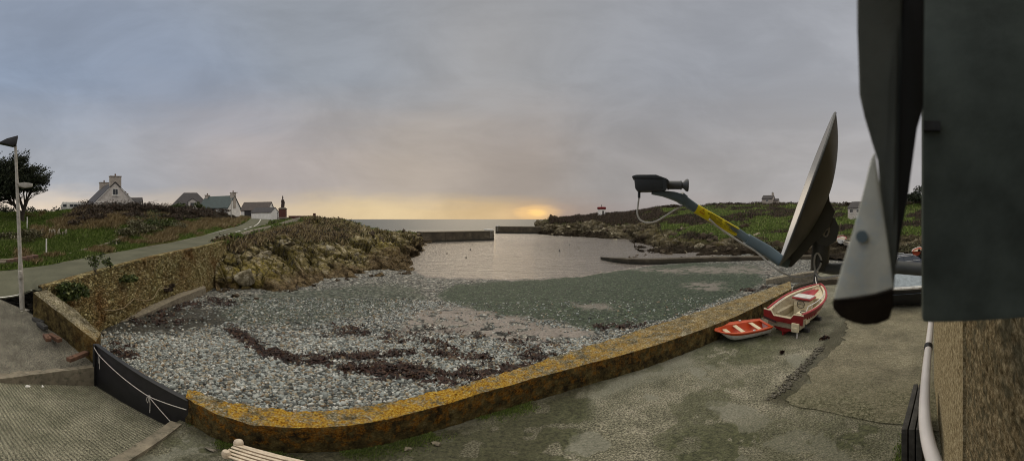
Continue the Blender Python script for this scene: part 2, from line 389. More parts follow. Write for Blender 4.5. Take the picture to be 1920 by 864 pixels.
    M['bronze'] = mat_plain('dark_bronze', (.035, .018, .014), .6, .3, 5, .2, 20)
    M['granite'] = mat_plain('granite_block', (.24, .21, .17), .9, .35, 9, .6, 45, dirt=(.10, .09, .06))
    M['pinkstone'] = mat_island('pink_granite_block', [(0, (.10, .055, .04)), (.4, (.26, .16, .12)), (.7, (.16, .10, .075)), (1, (.46, .38, .31))], .9, 25, .6)
    M['kerb'] = mat_plain('kerb_concrete', (.21, .18, .13), .9, .3, 4, .6, 30, dirt=(.08, .075, .05))
    M['footing_pale'] = mat_plain('pale_concrete', (.42, .38, .30), .9, .25, 3, .5, 20, dirt=(.22, .19, .13))
    M['galv'] = mat_plain('galvanised_steel', (.40, .38, .34), .5, .2, 5, .1, 60, 0, dirt=(.24, .22, .18))
    M['lampblack'] = mat_plain('dark_lamp_metal', (.02, .02, .024), .5, .3, 5, .1, 60)
    M['gate'] = mat_plain('black_gate_board', (.010, .010, .013), .5, .45, 3, .15, 50)
    M['rope_white'] = mat_plain('white_rope', (.55, .52, .48), .8, .2, 20, .5, 200)
    M['rope_tan'] = mat_plain('tan_rope', (.26, .20, .11), .8, .2, 20, .5, 200)
    M['red'] = mat_plain('red_gloss_paint', (.20, .012, .014), .32, .2, 3, .05, 40)
    M['redtop'] = mat_plain('crimson_paint', (.36, .03, .035), .35, .15, 3, .05, 40)
    M['cream'] = mat_plain('cream_gelcoat', (.66, .58, .40), .4, .1, 3, .06, 40, dirt=(.46, .38, .24))
    M['cream_in'] = mat_plain('cream_deck', (.36, .31, .21), .6, .18, 4, .1, 60, dirt=(.24, .19, .115))
    M['orange'] = mat_plain('orange_red_plastic', (.52, .075, .018), .4, .15, 3, .05, 40)
    M['hullwhite'] = mat_plain('white_hull', (.66, .65, .62), .4, .12, 3, .06, 40, dirt=(.45, .43, .38))
    M['dish_face'] = mat_plain('light_grey_enamel', (.46, .47, .485), .28, .06, 4, .01, 60, spec=1.0)
    M['dish_back'] = mat_plain('dark_shaded_grey_enamel', (.085, .09, .088), .5, .25, 5, .08, 80)  # dish back: face's grey paint with shade put into the colour; mount shares it
    M['arm_grey'] = mat_plain('blue_grey_plastic', (.13, .185, .22), .45, .15, 8, .05, 120)
    M['lnb'] = mat_plain('charcoal_plastic', (.045, .054, .064), .5, .2, 10, .08, 150)
    M['horn'] = mat_plain('grey_horn_plastic', (.085, .09, .098), .5, .15, 10, .05, 120)
    M['yellow'] = mat_plain('yellow_label', (.86, .72, .012), .5, .06, 9, .02, 60)
    M['print'] = mat_plain('label_print', (.13, .10, .01), .7, .1)
    M['printo'] = mat_plain('orange_print', (.55, .20, .01), .7, .1)
    M['cable'] = mat_plain('white_cable', (.62, .61, .58), .5, .1, 20, .05, 60)
    M['pipe'] = mat_plain('white_pipe', (.80, .77, .77), .4, .08, 6, .03, 40)
    M['black'] = mat_plain('black_plastic', (.012, .012, .013), .5, .2)
    M['box'] = mat_plain('dark_housing', (.082, .10, .092), .6, .3, 14, .06, 90, spec=.12)
    M['plate_dark'] = mat_plain('dark_bracket_steel', (.115, .125, .115), .6, .25, 12, .06, 60, spec=.12)
    M['plate_black'] = mat_plain('black_bracket_steel', (.014, .016, .02), .6, .2, 12, .06, 60)
    M['plate_pale'] = mat_plain('pale_galvanised_plate', (.62, .63, .57), .5, .16, 22, .06, 60, dirt=(.45, .52, .55))
    M['plate_rust'] = mat_plain('rusted_underside', (.012, .008, .004), .8, .4, 20, .2, 60, spec=.12)
    t = NT('roughcast'); n = t.noise(20, 8, .8); k = t.noise(9, 4, .6)
    col = t.ramp(n, [(.38, (.05, .036, .017)), (.5, (.21, .165, .092)), (.62, (.48, .41, .27))])
    col = t.mix(t.ramp(k, [(.45, 0), (.62, .7)]), col, (.075, .075, .05))
    M['rough'] = t.done(col, .95, t.bump(n, 1, .02), spec=.15)
    t = NT('pale_roughcast'); n = t.noise(18, 8, .8)
    col = t.ramp(n, [(.38, (.11, .08, .036)), (.5, (.34, .28, .165)), (.62, (.64, .56, .38))])
    M['rough_pale'] = t.done(col, .95, t.bump(n, 1, .02), spec=.15)
    M['carblue'] = mat_plain('dark_blue_car_paint', (.012, .018, .032), .2, .1, 3, 0, 10)
    M['chrome'] = mat_plain('bright_trim', (.55, .55, .55), .3, .05, 3, 0, 10)
    M['tarp'] = mat_plain('grey_cover', (.22, .26, .29), .6, .25, 6, .3, 20)
    M['navy'] = mat_plain('black_hull', (.018, .018, .02), .4, .3, 4, .05, 20)
    M['lounger'] = mat_plain('cream_plastic', (.62, .52, .40), .5, .12, 6, .1, 60, dirt=(.44, .36, .26))
    M['buoy_red'] = mat_plain('faded_red_buoy', (.30, .06, .04), .5)
    M['foam'] = mat_plain('surf_foam', (.75, .74, .72), .8, .1)
mats()

# ------------------------------------------------------------------ lofted ground
def grid_faces(nu, nv):
    i = np.arange(nu - 1)[:, None] * nv + np.arange(nv - 1)[None, :]; i = i.ravel()
    return np.stack([i, i + nv, i + nv + 1, i + 1], -1)
def curve_pts(c, px):
    """c: list of (px, py, d) or (px, None, d, z) -> xyz along px"""
    c = sorted(c, key=lambda q: q[0]); x = [q[0] for q in c]; d = np.interp(px, x, [q[2] for q in c])
    z = np.interp(px, x, [q[3] if len(q) > 3 else D(*q).z for q in c])
    a = AZ(px); return np.stack([d * np.sin(a), d * np.cos(a), z], -1)
def loft(curves, px0, px1, nu, seg):
    px = np.linspace(px0, px1, nu); rows = [curve_pts(c, px) for c in curves]
    P = []
    for k in range(len(rows) - 1):
        m = seg[k]
        for j in range(m):
            P.append(rows[k] + (rows[k + 1] - rows[k]) * j / m)
    P.append(rows[-1]); P = np.stack(P, 1)
    # round the profile a little
    for _ in range(2):
        P[:, 1:-1] = P[:, 1:-1] * .5 + (P[:, :-2] + P[:, 2:]) * .25
    return P                                           # nu, nv, 3
def normals_of(P):
    du = np.gradient(P, axis=0); dv = np.gradient(P, axis=1); n = np.cross(du, dv); n /= np.linalg.norm(n, axis=-1, keepdims=True) + 1e-9
    return np.where(n[..., 2:3] < 0, -n, n)
def inpoly(px, py, poly):
    r = np.zeros(px.shape, bool); j = len(poly) - 1
    for i in range(len(poly)):
        xi, yi = poly[i]; xj, yj = poly[j]
        c = ((yi > py) != (yj > py)) & (px < (xj - xi) * (py - yi) / (yj - yi + 1e-9) + xi); r ^= c; j = i
    return r
def pmask(P, poly, ax=22, ay=7, fr=.45, n=5):
    """soft ragged mask of an area of ground, outlined by directions seen from the quay house"""
    px, py = to_px(P); m = 0
    for k in range(n):
        q = P * fr * (1 + .7 * k); m = m + inpoly(px + (vnoise(q, 40 + k) - .5) * 2 * ax, py + (vnoise(q, 60 + k) - .5) * 2 * ay, poly)
    return m / n

# sea and sky ---------------------------------------------------------
def polar_sheet(name, az0, az1, na, ds, z, mat, kind='structure'):
    a = np.radians(np.linspace(az0, az1, na))[:, None]; d = np.asarray(ds)[None, :]
    P = np.stack([d * np.sin(a), d * np.cos(a), np.full((na, len(ds)), z)], -1)
    o = mesh_np(name, P, grid_faces(na, len(ds)), mat); props(o, kind=kind); return o
polar_sheet('sea', -180, 180, 241, [24, 40, 70, 120, 200, 400, 900, 2500, 8000, 30000], ZS, M['sea'])
gb = polar_sheet('ground', -180, 180, 121, [0.0, 12, 30, 44], -3.2, M['turf'])

# beach ---------------------------------------------------------------
OUT = [(338, 742), (348, 745), (405, 776), (470, 796), (540, 801), (600, 801), (650, 798), (720, 787), (800, 767), (900, 737), (1000, 709), (1100, 682), (1260, 637), (1380, 593), (1484, 541)]
INN = [(352, 729), (395, 741), (440, 757), (500, 766), (560, 769), (640, 767), (720, 755), (800, 737), (900, 712), (950, 696), (1070, 658), (1200, 617), (1300, 587), (1400, 554), (1482, 527)]
WALLZ = .7
outd = [(p, (G(p, q, WALLZ) - Vector((0, 0, WALLZ))).length) for p, q in OUT]
innd = [(p, (G(p, q, WALLZ) - Vector((0, 0, WALLZ))).length) for p, q in INN]
def beach_d0(px):
    x = [-120, 0, 60, 180, 338] + [p for p, _ in outd[2:]] + [1560, 1700, 1830]
    y = [15, 14, 12.3, 9.25, 6.95] + [d + .3 for _, d in outd[2:]] + [24, 28, 30]
    return np.interp(px, x, y)
SHORE = ([0, 700, 760, 800, 870, 1000, 1100, 1200, 1260, 1330, 1500, 1800], [52, 50, 47, 39, 37.2, 37.2, 40.3, 47, 54, 62, 75, 75])
def beach_z(px, d):
    W = np.interp(px, *SHORE); return -.65 - 1.55 * (d - 7) / (W - 7)
na, nr = 1000, 330
pxg = np.linspace(-60, 1760, na)[:, None]; t = np.linspace(0, 1, nr)[None, :]
d0 = beach_d0(pxg); d = d0 * (80 / d0) ** t; a = AZ(pxg)
B = np.stack([d * np.sin(a), d * np.cos(a), beach_z(pxg, d)], -1)
B[..., 2] += (fbm(B * .25, 4, 3) - .5) * .35 * np.clip((d - d0) / 4, 0, 1) * np.clip((45 - d) / 20, .15, 1) + (fbm(B * 1.3, 3, 9) - .5) * .08
B[..., 2] = np.maximum(B[..., 2], -6)
GREEN1 = [(818, 556), (850, 535), (1000, 522), (1150, 508), (1300, 492), (1420, 497), (1435, 530), (1335, 570), (1250, 600), (1120, 622), (1040, 600), (930, 592), (870, 577)]
GREEN2 = [(420, 560), (560, 545), (700, 532), (775, 535), (800, 560), (700, 592), (560, 612), (430, 606), (400, 585)]
SAND = [(770, 590), (850, 573), (930, 588), (1080, 615), (1125, 632), (1000, 646), (850, 628), (740, 622)]
SAND2 = [[(1060, 566), (1140, 570), (1150, 582), (1090, 580)], [(1280, 532), (1350, 528), (1360, 543), (1300, 545)], [(1180, 505), (1400, 498), (1460, 505), (1440, 513), (1250, 512)], [(640, 638), (700, 640), (700, 652), (650, 650)]]
WET = [(165, 600), (300, 575), (400, 580), (440, 604), (330, 624), (190, 624)]
zg = np.clip(pmask(B, GREEN1, 14, 5) + .62 * pmask(B, GREEN2, 30, 10), 0, 1)
zs = pmask(B, SAND, 40, 9, .6)
for s_ in SAND2: zs = zs + .7 * pmask(B, s_, 25, 5, .7)
zw = pmask(B, WET, 25, 6)
shr = np.clip(1 - np.abs(B[..., 2] - ZS - .015) / .06, 0, 1); zs = zs + shr * 1.2 * (np.hypot(B[..., 0], B[..., 1]) > 30)
zone = np.stack([zg, np.clip(zs, 0, 1) * (fbm(B * 1.7, 4, 21) > .42), zw], -1)
beach = mesh_np('beach', B, grid_faces(na, nr), M['beach'], attr={'zone': zone.reshape(-1, 3)}); props(beach, kind='structure')

# cobbles over the near beach
ICO = bmesh.new(); bmesh.ops.create_icosphere(ICO, subdivisions=1, radius=1); ICO.verts.ensure_lookup_table()
icv = np.array([v.co[:] for v in ICO.verts]); icf = np.array([[v.index for v in f.verts] for f in ICO.faces]); ICO.free()
def rotmats(n, flat=.0):
    z = RNG.uniform(0, 2 * PI, n); x = RNG.normal(0, .35, n); y = RNG.normal(0, .35, n)
    cz, sz, cx, sx, cy, sy = np.cos(z), np.sin(z), np.cos(x), np.sin(x), np.cos(y), np.sin(y)
    o = np.zeros(n); i = np.ones(n)
    Rz = np.stack([cz, -sz, o, sz, cz, o, o, o, i], -1).reshape(-1, 3, 3)
    Rx = np.stack([i, o, o, o, cx, -sx, o, sx, cx], -1).reshape(-1, 3, 3)
    Ry = np.stack([cy, o, sy, o, i, o, -sy, o, cy], -1).reshape(-1, 3, 3)
    return Rz @ Rx @ Ry
def scatter_beach(n, dmin, dmax, px0, px1):
    px = RNG.uniform(px0, px1, n); dd = np.sqrt(RNG.uniform(dmin ** 2, dmax ** 2, n))
    k = dd > beach_d0(px) + .35; px, dd = px[k], dd[k]; a = AZ(px)
    z = beach_z(px, dd); P = np.stack([dd * np.sin(a), dd * np.cos(a), z], -1)
    dg = np.clip((dd - beach_d0(px)) / 4, 0, 1)
    P[:, 2] += (fbm(P * .25, 4, 3) - .5) * .35 * dg + (fbm(P * 1.3, 3, 9) - .5) * .08
    return P
P = np.concatenate([scatter_beach(60000, 6, 15, 150, 1330), scatter_beach(42000, 13, 24, 180, 1480)])
m = 1 - .93 * np.clip(pmask(P, GREEN1) + .7 * pmask(P, GREEN2, 30, 10) + pmask(P, SAND, 40, 9, .6) + .95 * pmask(P, WET, 25, 6), 0, 1)
P = P[RNG.random(len(P)) < m]
sz = np.clip(RNG.lognormal(-3.14, .36, len(P)), .022, .12) * np.where(np.hypot(P[:, 0], P[:, 1]) > 15, 1.05, 1)
S = np.stack([sz * RNG.uniform(.9, 1.35, len(P)), sz * RNG.uniform(.75, 1.0, len(P)), sz * RNG.uniform(.42, .7, len(P))], -1)
base = icv[None] * (1 + RNG.normal(0, .07, (len(P), len(icv), 1)))
vv = np.einsum('nij,nkj->nki', rotmats(len(P)), base * S[:, None, :]) + P[:, None, :] + np.array([0, 0, 1]) * (sz * .22)[:, None, None]
ff = icf[None] + (np.arange(len(P)) * len(icv))[:, None, None]
pb = mesh_np('shingle_pebbles', vv, ff.reshape(-1, 3), M['pebble'])
props(pb, 'grey, white and tan cobbles covering the beach below the lichened wall', 'pebbles', kind='stuff')

# seaweed along the tide lines
def weed_points(line, n, wx, wy):
    line = np.array(line, float); seg = RNG.integers(0, len(line) - 1, n); u = RNG.random(n)[:, None]
    q = line[seg] * (1 - u) + line[seg + 1] * u
    q[:, 0] += RNG.normal(0, wx, n); q[:, 1] += RNG.normal(0, wy, n); return q
W = np.concatenate([weed_points([(425, 610), (455, 630), (490, 652), (520, 665)], 600, 9, 2.4), weed_points([(500, 660), (560, 672), (640, 684), (700, 692), (790, 692)], 800, 14, 3.2),
    weed_points([(600, 664), (700, 667), (800, 660), (900, 668), (1050, 664)], 760, 20, 3.0), weed_points([(310, 592), (350, 575), (385, 560), (440, 572)], 420, 13, 3),
    weed_points([(205, 648), (230, 655), (245, 664)], 220, 10, 4), weed_points([(690, 690), (760, 700), (850, 708), (950, 692), (1060, 672)], 1150, 24, 8),
    weed_points([(760, 622), (900, 634), (1050, 648)], 200, 40, 7), weed_points([(1120, 610), (1160, 612), (1210, 606)], 160, 10, 2), weed_points([(1380, 545), (1440, 541)], 110, 10, 1.5),
    weed_points([(640, 610), (700, 625), (800, 640), (830, 650)], 350, 20, 4), weed_points([(260, 600), (340, 606)], 260, 22, 5)])
dw = np.array([(-1.15 - CZ) / math.tan(EL(q[1])) for q in W])
for _ in range(4): dw = np.array([(beach_z(q[0], dd) + .04 - CZ) / math.tan(EL(q[1])) for q, dd in zip(W, dw)])
k = dw > beach_d0(W[:, 0]) + .3; W, dw = W[k], dw[k]
k = fbm(np.stack([W[:, 0] * .06, W[:, 1] * .22, W[:, 0] * 0], -1), 3, 64) > .52; W, dw = W[k], dw[k]
aw = AZ(W[:, 0]); PW = np.stack([dw * np.sin(aw), dw * np.cos(aw), beach_z(W[:, 0], dw)], -1)
PW[:, 2] += (fbm(PW * .25, 4, 3) - .5) * .35 * np.clip((dw - beach_d0(W[:, 0])) / 4, 0, 1) + .06
nb = 3; PW = np.repeat(PW, nb, 0) + RNG.normal(0, .12, (len(PW) * nb, 3)) * np.array([1, 1, .18]); n = len(PW)
th = RNG.uniform(0, 2 * PI, n); L = RNG.uniform(.08, .3, n); wd = RNG.uniform(.015, .05, n)
u = np.stack([np.cos(th), np.sin(th), RNG.normal(0, .18, n)], -1); sd = np.stack([-np.sin(th), np.cos(th), RNG.normal(0, .4, n)], -1)
rows = []
for j in range(4):
    c = PW + u * (L * (j / 3 - .5))[:, None] + sd * (RNG.normal(0, .2, n) * L)[:, None] + np.array([0, 0, 1]) * (RNG.normal(0, .025, n))[:, None]
    rows += [c - sd * wd[:, None], c + sd * wd[:, None]]
vw = np.stack(rows, 1); fw = np.array([[0, 1, 3, 2], [2, 3, 5, 4], [4, 5, 7, 6]])
wo = mesh_np('seaweed', vw, (fw[None] + (np.arange(n) * 8)[:, None, None]).reshape(-1, 4), M['weed'])
props(wo, 'dark red-brown seaweed strewn along the tide lines of the pebble beach', 'seaweed', kind='stuff')

# ------------------------------------------------------------------ quay, slab, ramp, left apron
def quay_out(px):
    x = [-200, 230, 245, 340] + [p for p, _ in outd[2:]] + [1500, 1560, 1830]
    y = [5.13, 5.13, 5.15, 6.7] + [d + .3 for _, d in outd[2:]] + [19.2, 34, 36]
    return np.interp(px, x, y)
na, nr = 900, 260
pxg = np.linspace(236, 1990, na)[:, None]; t = np.linspace(0, 1, nr)[None, :]
d1 = quay_out(pxg); dd = .8 * (d1 / .8) ** (t ** .6); a = AZ(pxg)
Q = np.stack([dd * np.sin(a), dd * np.cos(a), np.zeros_like(dd)], -1)
Q[..., 2] += (fbm(Q * .5, 3, 5) - .5) * .05
A_DARK = [(330, 864), (420, 830), (600, 850), (760, 830), (900, 790), (1010, 758), (1080, 700), (1150, 690), (1100, 745), (1060, 790), (1000, 864), (900, 900), (600, 900)]
A_MID = [(1030, 760), (1110, 745), (1090, 800), (1060, 850), (1110, 864), (1040, 880), (960, 860)]
A_GREEN = [(1320, 640), (1420, 622), (1490, 640), (1440, 680), (1340, 690), (1290, 670)]
A_PALE = [(1010, 740), (1120, 700), (1250, 655), (1330, 615), (1360, 640), (1290, 690), (1200, 720), (1080, 765)]
A_PALE2 = [(1010, 830), (1060, 820), (1090, 850), (1040, 860)]
A_LOWGREEN = [(1180, 900), (1300, 800), (1500, 760), (1740, 800), (1800, 900)]
A_TRENCH = [(1430, 752), (1500, 690), (1570, 612), (1640, 548), (1650, 556), (1600, 610), (1580, 648), (1530, 700), (1490, 745), (1480, 762)]
A_DARK2 = [(1420, 620), (1560, 560), (1600, 560), (1560, 612), (1500, 650), (1450, 650)]  # darker patch of quay round the motor boat
za = np.clip(.95 * pmask(Q, A_DARK, 45, 16, .8) + .8 * pmask(Q, A_GREEN, 22, 10, 1) + pmask(Q, A_MID, 20, 12, 1.2) + .45 * pmask(Q, A_LOWGREEN, 60, 25, 1)
             + .6 * (fbm(Q * .8, 5, 77) > .6), 0, 1)
zp = np.clip(.7 * pmask(Q, A_PALE, 25, 10, 1) + pmask(Q, A_PALE2, 14, 8, 1.5) + .8 * (fbm(Q * .9, 5, 88) > .63), 0, 1)
px_, _ = to_px(Q); zb = np.clip(1 - (d1 - .3 - dd) / .55, 0, 1) * (px_ < 1480) * (.4 + .6 * fbm(Q * 2, 3, 31)); zb = np.clip(zb + .8 * pmask(Q, A_TRENCH, 9, 5, 2) + .35 * pmask(Q, A_DARK2, 20, 8, 1) + .55 * pmask(Q, A_DARK, 45, 16, .8), 0, 1)
quay = mesh_np('quay', Q, grid_faces(na, nr), M['quay'], attr={'zone': np.stack([za * (fbm(Q * 3, 4, 90) > .33), zp * (1 - za), zb], -1).reshape(-1, 3)}); props(quay, kind='structure')
# brushed slab, laid 6 cm proud of the quay, with a broken left edge
SL = [(1474, 757), (1482, 738), (1520, 716), (1520, 692), (1556, 664), (1582, 640), (1588, 604), (1622, 562), (1668, 530), (1790, 520), (1830, 560), (1810, 700), (1800, 812), (1700, 797), (1560, 774)]
slp = [G(p, q, .035) for p, q in SL]
pts2 = []
for i in range(len(slp)):
    p, q = slp[i], slp[(i + 1) % len(slp)]; n = max(2, int((q - p).length / .12))
    for j in range(n):
        w = p.lerp(q, j / n); amp = .13 if i < 8 else .05
        pts2.append(w + Vector((float(vnoise(np.array(w) * 4, 3)) - .5, float(vnoise(np.array(w) * 4, 4)) - .5, 0)) * 2 * amp)
bm = bmesh.new(); top = [bm.verts.new(p) for p in pts2]; f = bm.faces.new(top)
r_ = bmesh.ops.extrude_face_region(bm, geom=[f]); bmesh.ops.translate(bm, verts=[g for g in r_['geom'] if isinstance(g, bmesh.types.BMVert)], vec=(0, 0, -.16))
bmesh.ops.recalc_face_normals(bm, faces=bm.faces); bmesh.ops.triangulate(bm, faces=bm.faces)
me = bpy.data.meshes.new('quay_slab'); bm.to_mesh(me); bm.free(); so = link('quay_slab', me, M['slab']); props(so, kind='structure')
# an eroded trench of rubble left of the slab edge: scattered chips
gA, gB = Vector((-8.64, 2.62, 0)), Vector((-5.66, 3.49, 0)); gd = (gB - gA).normalized(); gm = Vector((gd.y, -gd.x, 0))
lA, lB = Vector((.13, -.99, 0)), Vector((.487, -.873, 0))
n1, n2 = 60, 90; RP = np.zeros((n1, n2, 3))
for i in range(n1):
    for j in range(n2):
        u, v = i / (n1 - 1), j / (n2 - 1) * 9
        p = (gA - gd * .25 + lA * v).lerp(gB + gd * .1 + lB * v, u); s = max(0, (p - gA).dot(gm))
        RP[i, j] = (p.x, p.y, min(.28, -.37 + .205 * s))
ramp = mesh_np('boat_ramp', RP, grid_faces(n1, n2), M['ramp']); props(ramp, kind='structure')
A0 = [(-200, None, 8.6, .24), (0, None, 8.3, .24), (165, None, 9.0, .27), (190, None, 9.1, .27)]
A1 = [(-200, None, 14, 1.5), (0, None, 13.5, 1.32), (42, None, 12.95, 1.05), (62, None, 12.2, 1.0), (120, None, 10.5, .66), (182, None, 9.2, .28), (190, None, 9.12, .27)]
LA = loft([A0, A1], -200, 188, 160, [50])
LA[..., 2] += (fbm(LA * .8, 4, 2) - .5) * .05
sk = LA[:, :1].copy(); sk[..., 2] = -.9
LA = np.concatenate([sk, LA], 1)
ap = mesh_np('apron', LA, grid_faces(LA.shape[0], LA.shape[1]), M['worn'], smooth=False); props(ap, kind='structure')

def wall_strip(name, outer, inner, ztop, zbot, mat, parent=None, n=240, rough=.03, sub=8, tops=5, seed=0):
    """a masonry wall swept between an outer and an inner line of plan points (x, y), rough on every face"""
    def resamp(pl):
        pl = np.array([[p[0], p[1]] for p in pl], float); s = np.concatenate([[0], np.cumsum(np.linalg.norm(np.diff(pl, axis=0), axis=1))]); s /= s[-1]
        tt = np.linspace(0, 1, n); return np.stack([np.interp(tt, s, pl[:, 0]), np.interp(tt, s, pl[:, 1])], -1)
    o, i = resamp(outer), resamp(inner); zt = np.interp(np.linspace(0, 1, n), np.linspace(0, 1, len(ztop)), ztop); zb = np.interp(np.linspace(0, 1, n), np.linspace(0, 1, len(zbot)), zbot)
    prof = []
    for k in range(sub): prof.append((0, k / sub))
    for k in range(tops + 1): prof.append((k / tops, 1))
    for k in range(sub): prof.append((1, 1 - (k + 1) / sub))
    P = np.stack([np.concatenate([o + (i - o) * u, (zb + (zt - zb) * v)[:, None]], -1) for u, v in prof], 1)
    c = np.concatenate([(o + i) / 2, ((zt + zb) / 2)[:, None]], -1)[:, None]
    dr = P - c; dr[..., 2] *= .5; dr /= np.linalg.norm(dr, axis=-1, keepdims=True)
    rid, f1, f2 = cells(P * np.array([2.6, 2.6, 4.2]), seed)
    disp = (fbm(P * 4, 4, seed) - .5) * rough * 2 + (rid - .5) * rough * .9 - np.clip(.12 - (f2 - f1), 0, .12) / .12 * rough * .7
    P = P + dr * disp[..., None]
    nv = P.shape[1]; F = grid_faces(n, nv)
    caps = np.array([[0, k, k + 1, k + 1] for k in range(1, nv - 1)])
    v = P.reshape(-1, 3); off = len(v)
    v2 = np.concatenate([v, v[:nv], v[-nv:]])
    me = bpy.data.meshes.new(name)
    vs = v2 - (np.array(origin_of(parent)) if parent is not None else 0)
    me.from_pydata(vs.tolist(), [], F.tolist() + [tuple(range(off, off + nv)), tuple(range(off + nv, off + 2 * nv))[::-1]]); me.update()
    bm = bmesh.new(); bm.from_mesh(me); bmesh.ops.recalc_face_normals(bm, faces=bm.faces)
    for f in bm.faces: f.smooth = len(f.verts) == 4
    for e in bm.edges:
        if len(e.link_faces) == 2 and e.calc_face_angle(0) > R(50): e.smooth = False
    bm.to_mesh(me); bm.free()
    return link(name, me, mat, parent)
def xy(px, py, z): p = G(px, py, z); return (p.x, p.y)
ow = [xy(p, q, WALLZ) for p, q in OUT[1:]]; iw = [xy(p, q, WALLZ) for p, q in INN]
w = wall_strip('sea_wall', ow, iw, [.70, .70, .70], [-.9], M['lichen'], n=620, rough=.045, seed=3)
props(w, 'low sea wall crusted with orange lichen curving between beach and quay', 'wall')
# left parapet
PT = [(62, 548, 1.97), (120, 592, 1.5), (180, 640, 1.10)]
po = []; pi_ = []
for p, q, z in PT:
    a_ = G(p, q, z); po.append((a_.x, a_.y))
for (p, q), z in zip([(88, 543), (140, 580), (189, 624)], [1.97, 1.5, 1.10]):
    a_ = G(p, q, z); pi_.append((a_.x, a_.y))
w = wall_strip('parapet_wall', po, pi_, [1.97, 1.5, 1.10], [-.9], M['lichen2'], n=160, rough=.02, seed=9)
props(w, 'grey parapet wall sloping down from the road to the black flood gate', 'wall')

tq = []
for k in range(520):
    u = RNG.random(); e0 = Vector(G(1440, 750, 0)).lerp(G(1566, 614, 0), u) if u < .6 else Vector(G(1500, 690, 0)).lerp(G(1640, 552, 0), u)
    e1 = e0 + Vector((RNG.uniform(-.05, .42), RNG.normal(0, .06), .012)); tq.append(e1[:])
tq = np.array(tq); ts = np.clip(RNG.lognormal(-3.7, .5, len(tq)), .01, .08)
tv = np.einsum('nij,nkj->nki', rotmats(len(tq)), icv[None] * (1 + RNG.normal(0, .12, (len(tq), len(icv), 1))) * (ts[:, None] * np.array([1.3, 1, .6]))[:, None, :]) + tq[:, None]
tr0 = mesh_np('rubble_chips', tv, (icf[None] + (np.arange(len(tq)) * len(icv))[:, None, None]).reshape(-1, 3), M['worn']); props(tr0, 'broken concrete rubble along the worn edge of the slipway slab', 'rubble', kind='stuff')

# ------------------------------------------------------------------ road and its retaining wall
NEAR = [(-260, 565, 13.5), (0, 560, 13.5), (60, 546, 13.2), (90, 540, 12.6), (200, 507, 16.7), (300, 480, 22), (385, 462, 27.5), (430, 450, 34.4), (480, 434.5, 45), (500, 423, 60), (509, 411, 80), (530, 409, 100)]
FAR = [(-260, 518, 16.5), (0, 508, 18), (40, 503, 18.4), (90, 497, 19.1), (170, 482, 22.3), (240, 469, 27), (320, 455, 33.3), (380, 442, 39), (440, 426, 48), (462, 416, 61), (465, 410, 80), (440, 409, 100)]
def dense(cp, n):
    p = np.array([D(*c)[:] for c in cp]); k = len(p); t = np.linspace(0, k - 1.001, n); i = t.astype(int); u = (t - i)[:, None]
    g = lambda j: p[np.clip(j, 0, k - 1)]
    a, b, c, d_ = g(i - 1), g(i), g(i + 1), g(i + 2)
    return .5 * ((2 * b) + (-a + c) * u + (2 * a - 5 * b + 4 * c - d_) * u ** 2 + (-a + 3 * b - 3 * c + d_) * u ** 3)
nd, fd = dense(NEAR, 400), dense(FAR, 400)
RD = np.stack([nd + (fd - nd) * k / 16 for k in range(17)], 1)
road = mesh_np('road', RD, grid_faces(400, 17), M['road']); props(road, kind='structure')
def on_road(i, u): return Vector(nd[i] + (fd[i] - nd[i]) * u)
def strip(name, idx, u, wdt, mat, label):
    vs = []
    for i in idx:
        c, tg = on_road(i, u), (on_road(min(i + 1, 399), u) - on_road(max(i - 1, 0), u)).normalized(); s = Vector((tg.y, -tg.x, 0)).normalized() * wdt / 2
        vs += [c - s + Vector((0, 0, .012)), c + s + Vector((0, 0, .012))]
    o = mesh_np(name, [v[:] for v in vs], [[2 * k, 2 * k + 1, 2 * k + 3, 2 * k + 2] for k in range(len(idx) - 1)], mat); props(o, kind='structure'); return o
per = 399.0 / 11
i0 = int(per * 7.0); k = i0
while k < per * 8.6:
    strip('road_marking', list(range(k, k + 8)), .52, .16, M['white_paint'], ''); k += 12
strip('road_marking', list(range(int(per * 8.6), int(per * 10))), .45, .16, M['white_paint'], '')
strip('road_marking', list(range(4, int(per * 2.35))), .03, .13, M['white_paint'], '')
# retaining wall face, battered
i1, i2 = int(per * 2.85), int(per * 7.15)
topl = nd[i1:i2]; nW = len(topl); tg = np.gradient(topl, axis=0); sN = np.stack([tg[:, 1], -tg[:, 0], np.zeros(nW)], -1); sN /= np.linalg.norm(sN, axis=1, keepdims=True)
sN = np.where((sN * np.array([1, 0, 0])).sum(1, keepdims=True) < 0, -sN, sN)
nW2 = 420; idx = np.linspace(0, nW - 1, nW2); tp = np.stack([np.interp(idx, np.arange(nW), topl[:, k]) for k in range(3)], -1); sn = np.stack([np.interp(idx, np.arange(nW), sN[:, k]) for k in range(3)], -1)
rows = [tp - sn * .45 + np.array([0, 0, -.1]), tp - sn * .45 + np.array([0, 0, .06]), tp + np.array([0, 0, .07])]
for k in range(1, 61):
    q = k / 60; b = tp + sn * (.55 * q); b = b.copy(); b[:, 2] = tp[:, 2] + .05 + (-2.6 - tp[:, 2]) * q; rows.append(b)
RW = np.stack(rows, 1)
rid, f1, f2 = cells(RW * np.array([4, 4, 5.5]), 5)
dsp = (rid - .5) * .055 + (fbm(RW * .6, 3, 8) - .5) * .25 - np.clip(.14 - (f2 - f1), 0, .14) * .7
RW += sn[:, None] * (dsp * (np.arange(RW.shape[1]) > 1))[..., None]
rw = mesh_np('retaining_wall', RW, grid_faces(nW2, RW.shape[1]), M['rubble']); props(rw, 'tall rubble stone retaining wall holding up the road above the beach', 'wall')
